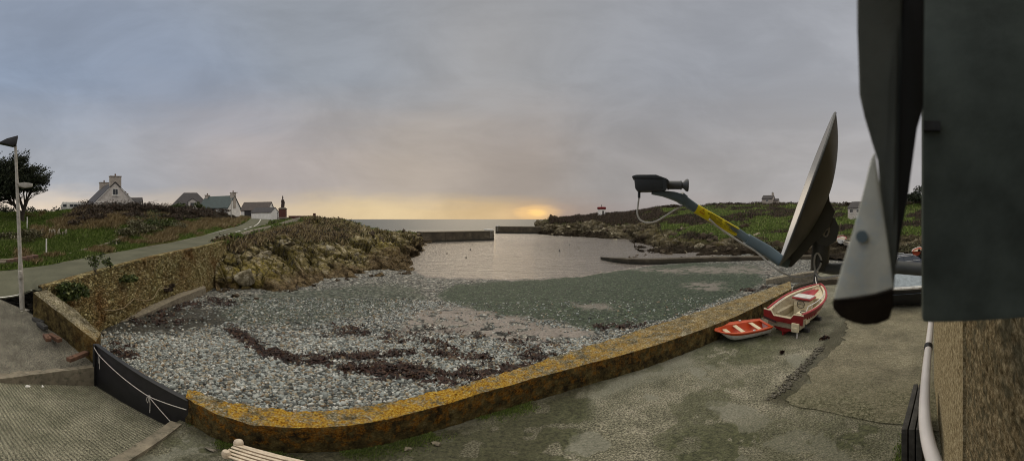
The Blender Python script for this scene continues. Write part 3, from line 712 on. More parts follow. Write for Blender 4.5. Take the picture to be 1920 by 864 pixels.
# concrete footing along the foot of that wall
F1 = [(196, 602), (240, 594), (280, 581), (320, 563), (360, 547), (386, 536)]
fo = []; fi = []
for p, q in F1:
    a_ = G(p, q + 5, -.85); fo.append((a_.x, a_.y)); b_ = G(p - 14, q - 9, -.72); fi.append((b_.x, b_.y))
w = wall_strip('concrete_footing', fo, fi, [-.95, -.80, -.72, -.75], [-1.9], M['kerb'], n=140, rough=.03, seed=14)
props(w, 'pale broken concrete footing ledge along the foot of the road wall', 'footing')

# ------------------------------------------------------------------ hillside left of the road
C0 = [(q[0], q[1], q[2]) for q in FAR[:10]] + [(472, None, 84, 4.7)]
C0 = [(p, q, d_) if q is not None else None for p, q, d_ in [(c[0], c[1], c[2]) for c in C0[:-1]]] + [(470, 409.5, 84), (520, 409.5, 86)]
C1 = [(-260, 490, 22), (0, 478, 23), (90, 472, 24), (170, 462, 27), (260, 440, 35), (320, 428, 41), (400, 414, 52), (440, 412, 60), (458, 411, 70), (470, 409.3, 88), (520, 409.3, 90)]
C1b = [(-260, 470, 28), (0, 452, 28), (90, 448, 29), (170, 432, 32), (210, 420, 36), (260, 412, 41), (300, 405, 45), (330, 408, 48), (400, 404, 58), (440, 407, 66), (458, 409, 76), (470, 409, 95), (520, 409, 98)]
C2 = [(-260, 402, 44), (0, 404, 44), (90, 402, 44), (130, 396, 45), (170, 392, 47), (210, 388, 48), (300, 389, 52), (340, 392, 56), (400, 397, 64), (440, 404, 74), (458, 407.5, 84), (470, 408.6, 104), (520, 408.6, 108)]
C3 = [(-260, None, 70, 5.0), (90, None, 72, 5.2), (300, None, 82, 6.0), (400, None, 95, 5.4), (470, None, 130, 4.8), (520, None, 130, 4.6)]
C4 = [(-260, None, 160, 5.0), (520, None, 190, 4.0)]
H = loft([C0, C1, C1b, C2, C3, C4], -260, 512, 420, [22, 26, 30, 24, 14])
am = np.clip(np.arange(H.shape[1]) / 14, 0, 1)[None, :] * np.clip((500 - np.linspace(-260, 512, 420)) / 60, 0, 1)[:, None]
H[..., 2] += ((fbm(H * .18, 4, 6) - .5) * 1.1 + (fbm(H * .9, 4, 16) - .5) * .7) * am
hz_d = pmask(H, [(95, 420), (150, 392), (330, 380), (300, 412), (200, 425), (130, 435)], 40, 10, .2)
hz_b = pmask(H, [(140, 402), (200, 378), (330, 375), (460, 400), (455, 412), (400, 415), (300, 404), (220, 402)], 30, 6, .2)
hz_d = np.clip(hz_d + .9 * pmask(H, [(320, 425), (440, 402), (462, 410), (430, 424), (340, 440)], 30, 8, .2) + .55 * (fbm(H * .25, 4, 61) > .62), 0, 1)
hill = mesh_np('hillside', H, grid_faces(*H.shape[:2]), M['turf'], attr={'zone': np.stack([1 - hz_d, hz_d, hz_b], -1).reshape(-1, 3)}); props(hill, kind='structure')
def bvh_of(o):
    me = o.data; return BVHTree.FromPolygons([v.co[:] for v in me.vertices], [p.vertices[:] for p in me.polygons])
HB = bvh_of(hill)
def drop(b, x, y, default=0):
    h = b.ray_cast(Vector((x, y, 60)), Vector((0, 0, -1)))
    return h[0].z if h[0] is not None else default

def blades(name, P, hgt, wid, mat, lean=(.25, .1), per=6, spread=.16):
    n = len(P) * per; B_ = np.repeat(P, per, 0) + np.concatenate([RNG.normal(0, spread, (n, 2)), np.zeros((n, 1))], 1)
    hh = np.repeat(hgt, per) * RNG.uniform(.5, 1.2, n) if np.ndim(hgt) else hgt * RNG.uniform(.5, 1.2, n)
    th = RNG.uniform(0, 2 * PI, n); s = np.stack([np.cos(th), np.sin(th), np.zeros(n)], -1) * (wid * RNG.uniform(.6, 1.4, n))[:, None]
    ln = RNG.normal(0, .28, (n, 3)); ln[:, 2] = 1; ln[:, 0] += lean[0]; ln[:, 1] += lean[1]
    tipv = B_ + ln * hh[:, None]; v = np.stack([B_ - s, B_ + s, tipv], 1)
    return mesh_np(name, v, np.arange(n * 3).reshape(-1, 3), mat, smooth=False)
def sample_grid(P, n, weight=None):
    u = RNG.random(n) * (P.shape[0] - 1.001); v = RNG.random(n) * (P.shape[1] - 1.001); i = u.astype(int); j = v.astype(int); fu = (u - i)[:, None]; fv = (v - j)[:, None]
    q = P[i, j] * (1 - fu) * (1 - fv) + P[i + 1, j] * fu * (1 - fv) + P[i, j + 1] * (1 - fu) * fv + P[i + 1, j + 1] * fu * fv
    return q, i, j
q, i, j = sample_grid(H[:, :102], 52000)
g1 = (hz_d[i, j] < .5) & (hz_b[i, j] < .6) & (j > 1)
dist = np.hypot(q[:, 0], q[:, 1])
go = blades('grass', q[g1], .10 + dist[g1] * .0035, .012 + dist[g1].mean() * .0006, M['grass_green'], per=5)
props(go, 'rough green grass on the bank beside the road', 'grass', kind='stuff')
g2 = (hz_d[i, j] >= .4) & (hz_b[i, j] < .7) & (j > 2)
go = blades('dry_grass', q[g2], .22 + dist[g2] * .005, .014 + dist[g2].mean() * .0005, M['grass_dry'], lean=(.5, .2), per=5)
props(go, 'dry brown grass and dead bracken on the upper field', 'dry grass', kind='stuff')

# ------------------------------------------------------------------ leafy plants
def leaves_mesh(name, C, size, mat, parent=None, flat=.0, elong=1.6, up=0.0):
    n = len(C); th = RNG.uniform(0, 2 * PI, n); ph = np.arccos(RNG.uniform(-1, 1, n))
    a_ = np.stack([np.cos(th) * np.sin(ph), np.sin(th) * np.sin(ph), np.cos(ph) * (1 - flat) + up], -1); a_ /= np.linalg.norm(a_, axis=1, keepdims=True)
    r_ = RNG.normal(0, 1, (n, 3)); b_ = np.cross(a_, r_); b_ /= np.linalg.norm(b_, axis=1, keepdims=True)
    s = (size * RNG.uniform(.6, 1.4, n))[:, None]
    v = np.stack([C - a_ * s * elong * .5, C + b_ * s * .5, C + a_ * s * elong * .5, C - b_ * s * .5], 1)
    return mesh_np(name, v, np.arange(n * 4).reshape(-1, 4), mat, parent, smooth=False)
def clump(c, r, n, sq=.75, k=9):
    """points through an uneven mass of leaf clumps"""
    c = np.array(c); r = np.array(r, float) * np.ones(3)
    sub = RNG.normal(0, .42, (k, 3)); sub[:, 2] = np.abs(sub[:, 2]) * .9; sr = RNG.uniform(.28, .55, k)
    w = RNG.integers(0, k, n); p = RNG.normal(0, 1, (n, 3)); p /= np.linalg.norm(p, axis=1, keepdims=True); p *= (RNG.random(n) ** .45)[:, None]
    p = sub[w] + p * sr[w][:, None]; p[:, 2] = np.abs(p[:, 2]) * sq
    return c + p * r
def shrub(name, label, cat, base, r, n, size, mat, group=None, sq=.75, stem=True, k=9):
    t = thing(name, label, cat, base, group)
    leaves_mesh('foliage', clump(base, r, n, sq, k), size, mat, t)
    if stem:
        mb = MB(); b = Vector(base); rr = r if not hasattr(r, '__len__') else r[0]
        for q in range(5):
            w = q * 1.26; mb.tube([b + Vector((0, 0, -.2)), b + Vector((math.cos(w) * rr * .25, math.sin(w) * rr * .25, rr * .3)), b + Vector((math.cos(w) * rr * .5, math.sin(w) * rr * .5, rr * .55))], [.05, .035, .012], 5)
        mb.build('stem', M['bark'], t)
    return t
def hillpt(px, d): p = DZ(px, d, 0); p.z = drop(HB, p.x, p.y, 4); return p
# dark bramble thicket along the brow
for k, (px, d_, r_) in enumerate([(150, 46, 1.5), (172, 46, 1.9), (196, 46, 1.9), (222, 47, 1.9), (247, 48, 1.9), (272, 49, 1.9), (296, 50, 2.0), (322, 52, 2.0), (346, 54, 1.9), (368, 57, 1.9), (392, 61, 2.1), (414, 65, 1.7), (432, 70, 1.2),
        (160, 41, 1.7), (205, 42, 1.8), (240, 43, 1.7), (285, 45, 1.6), (335, 48, 1.6), (380, 54, 1.6)]):
    p = hillpt(px, d_); p.z -= .3
    shrub('bramble_bush', 'dark brown leafless-looking bramble bush in the thicket along the brow', 'bush', p, (r_ * 1.5, r_ * 1.5, r_ * .72), 2600, .115, M['bramble'], 'brambles along the brow of the hill', stem=False, k=16)
for k, (px, d_, r_, m_, lab) in enumerate([(282, 40, 2.2, 'leaf', 'bright green bush highest on the hedge bank above the road'), (312, 42, 1.9, 'leaf_olive', 'olive bush at the right end of the hedge bank'), (262, 37, 1.9, 'leaf_olive', 'olive hedge bush on the bank beside the bright green bush'),
        (240, 34, 1.6, 'leaf_olive', 'rusty olive bush at the lower end of the hedge bank'), (180, 37, 1.9, 'bramble', 'dark thorny thicket in the hollow of the field'), (155, 36, 1.6, 'bramble', 'dark thorny thicket beside the pale stumps'),
        (60, 30, 1.5, 'leaf_olive', 'brown scrub bush behind the street lamp'), (28, 29, 1.5, 'leaf_olive', 'brown scrub bush at the edge of the lawn'), (215, 30, 1.0, 'leaf', 'low green bush on the verge beside the road')]):
    p = hillpt(px, d_); p.z -= .25
    shrub('hedge_bush', lab, 'bush', p, (r_ * 1.2, r_ * 1.2, r_ * .8), 2400, .115, M[m_], 'bushes on the hedge bank', stem=True, k=14)
for k, (px, d_, r_) in enumerate([(-25, 46, 2.2), (12, 48, 2.0), (70, 48, 1.6), (95, 50, 1.9), (112, 52, 1.7)]):
    p = hillpt(px, d_); p.z -= .3
    shrub('dark_conifer_bush', 'dark evergreen bush on the skyline near the cypress', 'bush', p, (r_ * 1.3, r_ * 1.3, r_ * .9), 1500, .17, M['cypress'], 'evergreens on the skyline', stem=False, k=14)

# wind-blown cypress
cb = hillpt(42, 39); cyp = thing('cypress_tree', 'dark wind-bent cypress tree with flat ragged crown behind the street lamp', 'tree', cb)
dirR = Vector((math.cos(AZ(42)), -math.sin(AZ(42)), 0)); upv = Vector((0, 0, 1)); dirF = Vector((math.sin(AZ(42)), math.cos(AZ(42)), 0))
mpx = 39 * PI / 1920
def cy(px, py, f=0): return cb + dirR * ((px - 42) * mpx) + upv * (CZ + 39 * math.tan(EL(py)) - cb.z) + dirF * f
tr = MB(); tr.tube([cy(42, 425), cy(41, 405), cy(46, 388), cy(52, 372)], [.34, .28, .24, .2], 9)
tr.tube([cy(41, 404), cy(28, 385), cy(8, 366), cy(-30, 350)], [.24, .2, .15, .08], 8)
tr.tube([cy(44, 395), cy(36, 370), cy(22, 340), cy(0, 318)], [.2, .15, .1, .05], 7)
tr.build('trunk', M['bark'], cyp, smooth=True)
brs = [(52, 372, 58, 360, 80, 352), (52, 372, 66, 352, 89, 333), (50, 376, 62, 345, 84, 328), (46, 388, 60, 366, 76, 360), (48, 380, 55, 330, 62, 312), (47, 385, 40, 330, 33, 300), (28, 385, 15, 340, 10, 305), (8, 366, -10, 330, -22, 305), (28, 385, 2, 378, -30, 376), (8, 366, -20, 360, -55, 345), (22, 340, 26, 318, 40, 300), (-30, 350, -50, 330, -70, 310), (22, 384, 10, 380, -8, 388)]
pts = []; br = MB()
for b in brs:
    f = RNG.uniform(-2.2, 2.2); A_, B_, C_ = cy(b[0], b[1]), cy(b[2], b[3], f * .6), cy(b[4], b[5], f)
    br.tube([A_, A_.lerp(B_, .5) + upv * .1, B_, C_], [.10, .08, .055, .02], 6)
    for q in range(7):
        s = A_.lerp(B_, RNG.uniform(.5, 1)) if q < 3 else B_.lerp(C_, RNG.uniform(0, 1)); e = s + dirR * RNG.uniform(.2, 1.1) + dirF * RNG.normal(0, .7) + upv * RNG.uniform(.1, .8)
        br.tube([s, s.lerp(e, .5) - upv * .05, e], [.035, .025, .008], 4)
br.build('branch', M['bark'], cyp)
sprays = []
masses = [(10, 312, 26, 12), (34, 302, 12, 10), (22, 326, 30, 12), (52, 322, 14, 8), (60, 338, 18, 9), (30, 342, 26, 9), (-8, 338, 26, 12), (-30, 322, 24, 14), (-40, 352, 28, 10), (0, 358, 22, 7), (72, 344, 14, 5), (80, 334, 8, 4), (64, 358, 14, 4), (74, 322, 7, 4), (40, 354, 18, 6), (-55, 335, 24, 14), (0, 362, 30, 12), (30, 352, 26, 12), (-30, 368, 26, 10), (20, 345, 30, 12), (48, 340, 18, 10), (18, 372, 16, 4), (-20, 376, 22, 5)]
for (px, py, rx, ry) in masses:
    ry *= .55; rx *= 1.12; n = int(rx * ry * 1.9)
    for _ in range(n):
        w = RNG.uniform(0, 2 * PI); rr = math.sqrt(RNG.random())
        x, y = px + rx * rr * math.cos(w) * 1.05, py + ry * rr * math.sin(w)
        sprays.append((cy(x, y, RNG.normal(0, 1.5)), 1))
lp = []
for (c, s) in sprays:
    k = 9; e = dirR * RNG.uniform(.35, .95) + upv * RNG.uniform(-.05, .45) + dirF * RNG.normal(0, .15)
    for q in range(k): lp.append(c + e * (q / k) + upv * (.25 * (q / k) ** 2) + Vector(RNG.normal(0, .04, 3)))
lp = np.array([p[:] for p in lp])
leaves_mesh('crown', lp, .10, M['cypress'], cyp, elong=2.6)

# ------------------------------------------------------------------ things on the bank and road side
# street lamp
lb = D(42, 582, 12.95); lt = D(29, 275, 12.95)
lamp = thing('street_lamp', 'tall grey lamp post with dark wedge floodlight at the road corner', 'street lamp', lb)
ax = (lt - lb).normalized(); rL = Vector((math.cos(AZ(36)), -math.sin(AZ(36)), 0)); fL = Vector((math.sin(AZ(36)), math.cos(AZ(36)), 0))
MB().tube([lb - ax * .2, lb + ax * .05, lb + ax * 1.9], [.105, .105, .10], 12).tube([lb + ax * 1.9, lb + ax * 2.1, lt], [.088, .085, .055], 12).build('pole', M['galv'], lamp, smooth=True)
MB().box(lb + Vector((0, 0, .015)), (.42, .42, .05), .5).build('base_plate', M['galv'], lamp, bevel=.01)
hp = lambda px, py, f=0: D(px, py, 12.95 + f)
hd = MB().prism([hp(-3, 267, -.18), hp(13, 259, -.18), hp(34, 253.5, -.18), hp(31, 268, -.18), hp(25, 273, -.18)], fL * .36); hd.build('lamp_head', M['lampblack'], lamp, bevel=.02)
MB().tube([lt - ax * .25, lt + ax * .1, hp(28, 268)], [.05, .05, .06], 10).build('bracket', M['lampblack'], lamp, smooth=True)
s2 = hp(31, 346); MB().tube([s2, s2 + rL * .35, hp(60, 345)], [.03, .03, .03], 8).build('side_arm', M['galv'], lamp, smooth=True)
MB().prism([hp(34, 343, -.12), hp(46, 341.5, -.12), hp(62, 344, -.12), hp(61, 350, -.12), hp(46, 352, -.12), hp(35, 349, -.12)], fL * .26).build('side_lamp', M['galv'], lamp, bevel=.02)
MB().box(hp(38, 515, -.13), (.16, .14, .3), .4).build('switch_box', M['galv'], lamp, bevel=.015)
# slim posts
for (px, d_, h, nm, lab) in [(51, 33, 1.15, 'white_post', 'slim white post standing in the rough field under the cypress'), (87, 22.5, 1.1, 'wooden_post', 'short pale post at the edge of the verge near the stone wall')]:
    p = hillpt(px, d_); MB().tube([p - upv * .2, p + upv * h * .5, p + upv * h], [.05, .05, .045], 8).lathe(p + upv * h, [(.05, 0), (.052, .02), (.02, .05)], 8).build(nm, M['white_paint'], None, smooth=True)
    props(bpy.context.scene.objects[nm], lab, 'post')
# low wall of stone blocks at the bottom of the lawn
blk = thing('block_wall', 'low wall of reddish stone blocks at the edge of the lawn', 'wall', D(30, 502, 19.6))
mb = MB(); mo = MB()
p0, p1 = D(-40, 512, 19.3), D(68, 494, 20.5); L_ = (p1 - p0).length; dr = (p1 - p0) / L_; rz = math.atan2(dr.y, dr.x); x = 0; dr2 = Vector((dr.x, dr.y, 0))
for row in range(3):
    x = (row % 2) * .12
    while x < L_ - .2:
        ln = RNG.uniform(.22, .5); c = p0 + dr * (x + ln / 2) + upv * (.11 + row * .19); mb.box(c, (ln - .03, .34 + RNG.uniform(-.02, .03), .165), rz + RNG.normal(0, .02)); x += ln
mo.box((p0 + p1) / 2 + upv * .28, (L_, .27, .6), rz)
mb.build('stone_course', M['pinkstone'], blk, bevel=.02); mo.build('mortar_core', M['kerb'], blk)
# pale stumps in the field
for k, (px, py) in enumerate([(98, 447), (104, 452), (110, 448), (118, 443), (124, 436), (92, 456), (114, 440), (78, 443), (103, 436), (58, 465), (219, 452), (122, 432), (108, 458), (96, 453)]):
    d_ = 31 if px < 200 else 29; p = DZ(px, d_, 0); p.z = drop(HB, p.x, p.y, 3); h = RNG.uniform(.25, .75); w = RNG.uniform(.05, .12); ln = Vector((RNG.normal(0, .2), RNG.normal(0, .2), 1))
    mb = MB().tube([p - upv * .2, p + ln * h * .4, p + ln * h * .8 + Vector((RNG.normal(0, .05), 0, 0)), p + ln * h], [w, w * .8, w * .55, w * .25], 7)
    if k % 2: mb.tube([p + ln * h * .4, p + ln * h * .6 + Vector((w * 2.2, w, .1)), p + ln * h * .75 + Vector((w * 3, w, .18))], [w * .5, w * .35, w * .15], 6)
    o = mb.build('bleached_stump', M['granite'] if k % 4 == 3 else M['footing_pale'], None, smooth=True); props(o, 'pale bleached stump sticking out of the rough field', 'stump', 'pale stumps in the field')
# pale path kerb climbing the bank
pth = [(128, 470), (150, 462), (180, 450), (205, 441), (235, 431), (262, 424)]
pp = [D(p, q, d_) for (p, q), d_ in zip(pth, [23.5, 25, 28, 30, 33, 36])]
for q_ in pp: q_.z = drop(HB, q_.x, q_.y, q_.z) + .05
MB().tube(pp, .10, 6).build('path', M['kerb'], None, smooth=True); props(SC.objects['path'], kind='structure')

# timber baulks along the parapet foot
for k, (px, py, L_, rz, lab) in enumerate([(72, 601, .6, .5, 'short grey timber nearest the street lamp by the parapet foot'), (79, 610, .62, .3, 'second timber baulk from the street lamp by the parapet foot'), (88, 633, .45, .1, 'short dark timber offcut beside the reddish baulk'), (103, 633, .62, .35, 'reddish timber baulk midway along the parapet foot'), (146, 668, .75, -1.0, 'reddish brown timber baulk lying at the step near the flood gate')]):
    z = float(np.interp(px, [60, 182], [.95, .36])); p = G(px, py, z + .08)
    mb = MB().box(p, (L_, .17, .13), rz); mb.tube([p + Vector((math.cos(rz), math.sin(rz), 0)) * L_ * .3 + upv * .06, p + Vector((math.cos(rz), math.sin(rz), 0)) * L_ * .3 + upv * .09], .02, 6)
    o = mb.build('timber_baulk', M['timber'] if 'reddish' in lab else M['old_timber'], None, bevel=.012); props(o, lab, 'timber', 'timbers along the parapet foot')
# step kerb at the apron edge
ke = [curve_pts(A0, np.array([float(p)]))[0] for p in (-150, 0, 60, 120, 178)]
wall_o = [(p[0] * .995, p[1] * .995 - .0) for p in ke]; wall_i = [(p[0] * 1.05, p[1] * 1.05 + .02) for p in ke]
w = wall_strip('step_kerb', wall_o, wall_i, [.29, .31], [-.55], M['kerb'], n=90, rough=.012, seed=22); props(w, 'long concrete step between the left apron and the ribbed ramp', 'kerb')
# kerb right of the ramp
k0, k1 = gB + lB * .15, gB + lB * 3.2
kd = (k1 - k0).normalized(); kn = Vector((-kd.y, kd.x, 0))
w = wall_strip('ramp_kerb', [(k0 - kn * .13)[:2], (k1 - kn * .13)[:2]], [(k0 + kn * .13)[:2], (k1 + kn * .13)[:2]], [.02, .10, .12], [-.6], M['kerb'], n=70, rough=.02, seed=24); props(w, 'rough broken kerb along the right side of the ramp', 'kerb')

# flood gate
gt = thing('flood_gate', 'black flood gate board closing the ramp between two lichened walls', 'flood gate', (gA + gB) / 2)
zA, zB = 1.02, .62
a0, b0 = gA.copy(), gB + gd * .22
gv = MB().prism([a0 + upv * -.5, b0 + upv * -.5, b0 + upv * zB, a0.lerp(b0, .6) + upv * (.76), a0 + upv * zA], -gm * .06); gv.build('board', M['gate'], gt, bevel=.006)
MB().prism([a0 + upv * (zA - .0) + gm * .03, a0.lerp(b0, .6) + upv * .76 + gm * .03, b0 + upv * zB + gm * .03, b0 + upv * (zB + .035) + gm * .03, a0.lerp(b0, .6) + upv * .795 + gm * .03, a0 + upv * (zA + .035) + gm * .03], -gm * .12).build('top_rail', M['black'], gt, bevel=.004)
MB().box(a0 - gd * .03 + upv * .3, (.09, .12, 1.5), math.atan2(gd.y, gd.x)).build('end_post', M['black'], gt, bevel=.006)
def gp(u, z): return a0.lerp(b0, u) + upv * z + gm * .05
rp = MB()
def cat(a, b, sag=.04, n=10): return [a.lerp(b, k / n) - upv * sag * 4 * (k / n) * (1 - k / n) + gm * .012 for k in range(n + 1)]
kn_ = gp(.67, .33); kl = gp(.075, .80)
rp.tube(cat(gp(.0, .97), kl, .01), .011, 6).tube(cat(kl, kn_, .05), .011, 6).tube(cat(kn_, gp(1.0, .43), .01), .011, 6).tube(cat(kn_, gp(.93, -.26), .0), .011, 6)
rp.tube([kl, kl + gd * -.05 + upv * -.09, kl + gd * -.06 + upv * -.2, kl + gd * -.02 + upv * -.27, kl + upv * -.1, kl + upv * -.45], .009, 6)
rp.tube([kn_, kn_ + gd * .03 + upv * -.2, kn_ + gd * .02 + upv * -.5], .010, 6)
rp.tube([kn_, kn_ - gd * .07 + upv * -.06, kn_ - gd * .10 + upv * -.18, kn_ - gd * .05 + upv * -.22, kn_ - gd * .02 + upv * -.10, kn_], .010, 6)
rp.lathe(kn_ - upv * .03, [(.0, 0), (.028, .012), (.032, .03), (.028, .05), (0, .062)], 8).lathe(kl - upv * .025, [(.0, 0), (.024, .012), (.024, .035), (0, .05)], 8)
o = rp.build('mooring_rope', M['rope_white'], None, smooth=True); props(o, 'white knotted rope strung across the black flood gate', 'rope')

# rope slung along the retaining wall
def onwall(px, py):
    lo, hi = 9.0, 60.0
    k = int(np.argmin(np.abs(to_px(tp)[0] - px))); b = tp[k]; z = 0
    for it in range(3):
        q_ = np.clip((tp[k][2] + .05 - z) / (tp[k][2] + 2.6), 0, 1); P_ = tp[k] + sn[k] * (.55 * q_ + .16); d_ = math.hypot(P_[0], P_[1]); z = CZ + d_ * math.tan(EL(py))
    return Vector((P_[0], P_[1], z))
rpts = [onwall(*q) for q in [(182, 581), (200, 582), (220, 577), (240, 560), (262, 564), (275, 560), (288, 541), (305, 540), (325, 531)]]
MB().tube(rpts, .028, 6).build('slack_rope', M['rope_tan'], None, smooth=True); props(SC.objects['slack_rope'], 'tan rope sagging in loops across the road wall', 'rope')
for k, (px, py, r_, lab) in enumerate([(130, 553, .62, 'largest dark green bush growing out of the road wall near its corner'), (232, 526, .5, 'small dark bush growing out of the middle of the road wall'), (112, 562, .7, 'dark bush low in the corner of the road wall'), (305, 545, .45, 'dark bush at the foot of the road wall near the rope')]):
    p = onwall(px, py)
    shrub('wall_shrub', lab, 'bush', p, (r_, r_, r_ * 1.1), 900, .10, M['leaf'] if k < 3 else M['bramble'], 'bushes growing on the road wall', stem=False)
for k, (px, lab) in enumerate([(179, 'tall weed standing on top of the road wall'), (208, 'shorter weed on top of the road wall')]):
    i_ = int(np.argmin(np.abs(to_px(nd)[0] - px) + (np.arange(400) < 80) * 999)); p = Vector(nd[i_]) + upv * .05; h = .75 if k == 0 else .42
    t = thing('roadside_weed', lab, 'weed', p, 'weeds on the road wall'); mb = MB(); cs = []
    for q in range(6):
        e = p + Vector((RNG.normal(0, .16), RNG.normal(0, .16), h * RNG.uniform(.6, 1.1))); mb.tube([p, p.lerp(e, .5) + Vector((.02, 0, .03)), e], [.016, .012, .006], 5)
        cs += [e + Vector(RNG.normal(0, .075, 3)) for _ in range(22)] + [p.lerp(e, .6) + Vector(RNG.normal(0, .05, 3)) for _ in range(7)]
    mb.build('stem', M['bark'], t); leaves_mesh('leaves', np.array([c[:] for c in cs]), .085, M['leaf'], t)

# ------------------------------------------------------------------ rocky shore left
K0 = [(400, 548, 27), (430, 566, 25), (480, 574, 23.5), (520, 564, 25), (570, 548, 28.5), (640, 536, 33), (700, 531, 36), (770, 524, 40), (777, 508, 47), (790, 472, 72), (802, 454, 100)]
K1 = [(400, 528, 28), (430, 530, 28), (480, 536, 26.5), (520, 530, 28), (570, 515, 32), (640, 508, 37), (700, 508, 40), (755, 508, 43), (774, 494, 51), (789, 460, 76), (802, 448, 103)]
K2 = [(400, 495, 29.5), (430, 490, 30), (480, 490, 31), (520, 483, 33), (570, 476, 37), (640, 478, 42), (700, 484, 45), (750, 484, 49), (770, 476, 56), (788, 450, 80), (802, 443, 106)]
K3 = [(400, 464, 31), (430, 458, 34), (480, 450, 39), (520, 447, 42), (570, 436, 48), (640, 438, 54), (690, 446, 58), (740, 452, 64), (768, 452, 72), (788, 444, 90), (802, 440, 110)]
K4 = [(400, 459, 31.5), (430, 449, 35), (480, 435.5, 45), (520, 425, 52), (565, 413, 60), (600, 409, 66), (640, 411, 72), (660, 416, 78), (690, 429, 85), (740, 433, 96), (785, 437, 106), (802, 438, 114)]
K5 = [(400, None, 32.5, 2.4), (430, None, 36, 2.65), (480, None, 47, 3.05), (500, None, 62, 3.7), (530, None, 75, 4.75), (590, None, 80, 4.9), (640, None, 76, 4.5), (660, None, 84, 3), (690, None, 92, 1), (802, None, 122, -1)]
K6 = [(400, None, 33, 2.0), (480, None, 50, 2.9), (500, None, 72, 4.2), (530, None, 105, 4.6), (590, None, 105, 4.3), (640, None, 98, -3), (690, None, 105, -4), (802, None, 132, -4)]
def facet(p, s):
    """flat tilted facets: one random plane per jittered cell, and the distance to the cell border"""
    i = np.floor(p).astype(np.int64); f1 = np.full(p.shape[:-1], 9.0); f2 = f1.copy(); hgt = np.zeros(p.shape[:-1])
    for a in (-1, 0, 1):
        for b in (-1, 0, 1):
            for c in (-1, 0, 1):
                ix, iy, iz = i[..., 0] + a, i[..., 1] + b, i[..., 2] + c; h = [_h(ix, iy, iz, s + k) for k in range(7)]
                v = p - np.stack([ix + h[0], iy + h[1], iz + h[2]], -1); dd = np.linalg.norm(v, axis=-1); n = dd < f1
                pl = (h[3] - .5) * 1.1 + v[..., 0] * (h[4] - .5) * 1.5 + v[..., 1] * (h[5] - .5) * 1.5 + v[..., 2] * (h[6] - .5) * 1.5
                f2 = np.where(n, f1, np.minimum(f2, dd)); f1 = np.where(n, dd, f1); hgt = np.where(n, pl, hgt)
    return hgt, f2 - f1
def rockify(P, amp, sc, seed, rot=(R(28), R(-34), R(25)), squash=(.72, 1.0, 1.45)):
    n = normals_of(P); Rm = np.array(Matrix.Rotation(rot[2], 3, 'Z') @ Matrix.Rotation(rot[0], 3, 'X') @ Matrix.Rotation(rot[1], 3, 'Y'))
    q = P @ Rm.T * np.array(squash)
    q = q + (fbm(P * sc * .7, 3, seed + 9)[..., None] - .5) * .9 / sc * .5
    h1, e1 = facet(q * sc * .55, seed); h2, e2 = facet(q * sc * 1.5, seed + 20); h3, e3 = facet(q * sc * 4.0, seed + 40)
    d_ = h1 * .95 + h2 * .42 + h3 * .10 - .15 - np.clip(.07 - e1, 0, .07) * 5.0 - np.clip(.07 - e2, 0, .07) * 2.2 + (fbm(P * sc * 5, 4, seed + 3) - .5) * .22
    return P + n * (d_ * amp)[..., None], np.minimum(e1 * 1.3, e2 * 1.0)
RK = loft([K0, K1, K2, K3, K4, K5, K6], 404, 802, 620, [26, 34, 34, 26, 16, 8])
RK0 = RK.copy()
grassz = np.clip(pmask(RK0, [(425, 452), (480, 438), (520, 428), (565, 414), (640, 411), (660, 416), (680, 430), (660, 455), (600, 452), (540, 440), (500, 452), (450, 472), (428, 466)], 24, 8, .3) * np.clip((fbm(RK0 * .55, 4, 55) - .36) * 9, 0, 1) + pmask(RK0, [(470, 440), (565, 405), (700, 395), (660, 416), (640, 412), (565, 416)], 5, 2, .2) + (np.arange(RK.shape[1]) > 122)[None, :] * 1.0, 0, 1)
yelz = np.clip(pmask(RK0, [(432, 505), (500, 490), (520, 530), (430, 550)], 25, 14, .4) + .5 + .8 * pmask(RK0, [(700, 445), (745, 470), (765, 500), (720, 478)], 10, 8, .4), 0, 1)
wetz = np.clip((-.25 - RK0[..., 2] + (fbm(RK0 * .4, 3, 12) - .5) * 1.6) / .7, 0, 1)
ampm = (1 - .6 * grassz) * np.clip((np.linspace(404, 802, 620) - 404) / 15, .2, 1)[:, None] * np.clip(np.hypot(RK0[..., 0], RK0[..., 1]) / 40, .8, 1.5)
RKd, crack = rockify(RK, .95, .50, 31); RK = RK0 + (RKd - RK0) * ampm[..., None]
RK[..., 2] += (fbm(RK0 * .22, 3, 4) - .5) * 1.0 * ampm
rocks = mesh_np('rocky_shore', RK, grid_faces(*RK.shape[:2]), M['rock'], attr={'zone': np.stack([grassz, yelz, wetz * .85, np.clip(crack * 1.6, 0, 1)], -1).reshape(-1, 4)}, smooth=False); props(rocks, kind='structure')
RB = bvh_of(rocks)
def boulder_mesh(mb, c, r, sq=(1, 1, .7), rot=0, n=11):
    bm = bmesh.new()
    for _ in range(n):
        v = Vector(RNG.normal(0, 1, 3)); v.normalize(); v = Vector((v.x * sq[0], v.y * sq[1], v.z * sq[2])) * RNG.uniform(.8, 1.1); bm.verts.new(v * r)
    rr = bmesh.ops.convex_hull(bm, input=bm.verts); bmesh.ops.delete(bm, geom=[g for g in rr['geom_interior'] if isinstance(g, bmesh.types.BMVert)], context='VERTS')
    bmesh.ops.bevel(bm, geom=list(bm.edges), offset=r * .045, segments=1, affect='EDGES', profile=.6)
    bm.verts.ensure_lookup_table(); bm.verts.index_update()
    Mx = Matrix.Translation(c) @ Matrix.Rotation(rot, 4, 'Z') @ Matrix.Rotation(RNG.uniform(-.5, .5), 4, 'X')
    mb.add([Mx @ v.co for v in bm.verts], [[v.index for v in f.verts] for f in bm.faces]); bm.free()
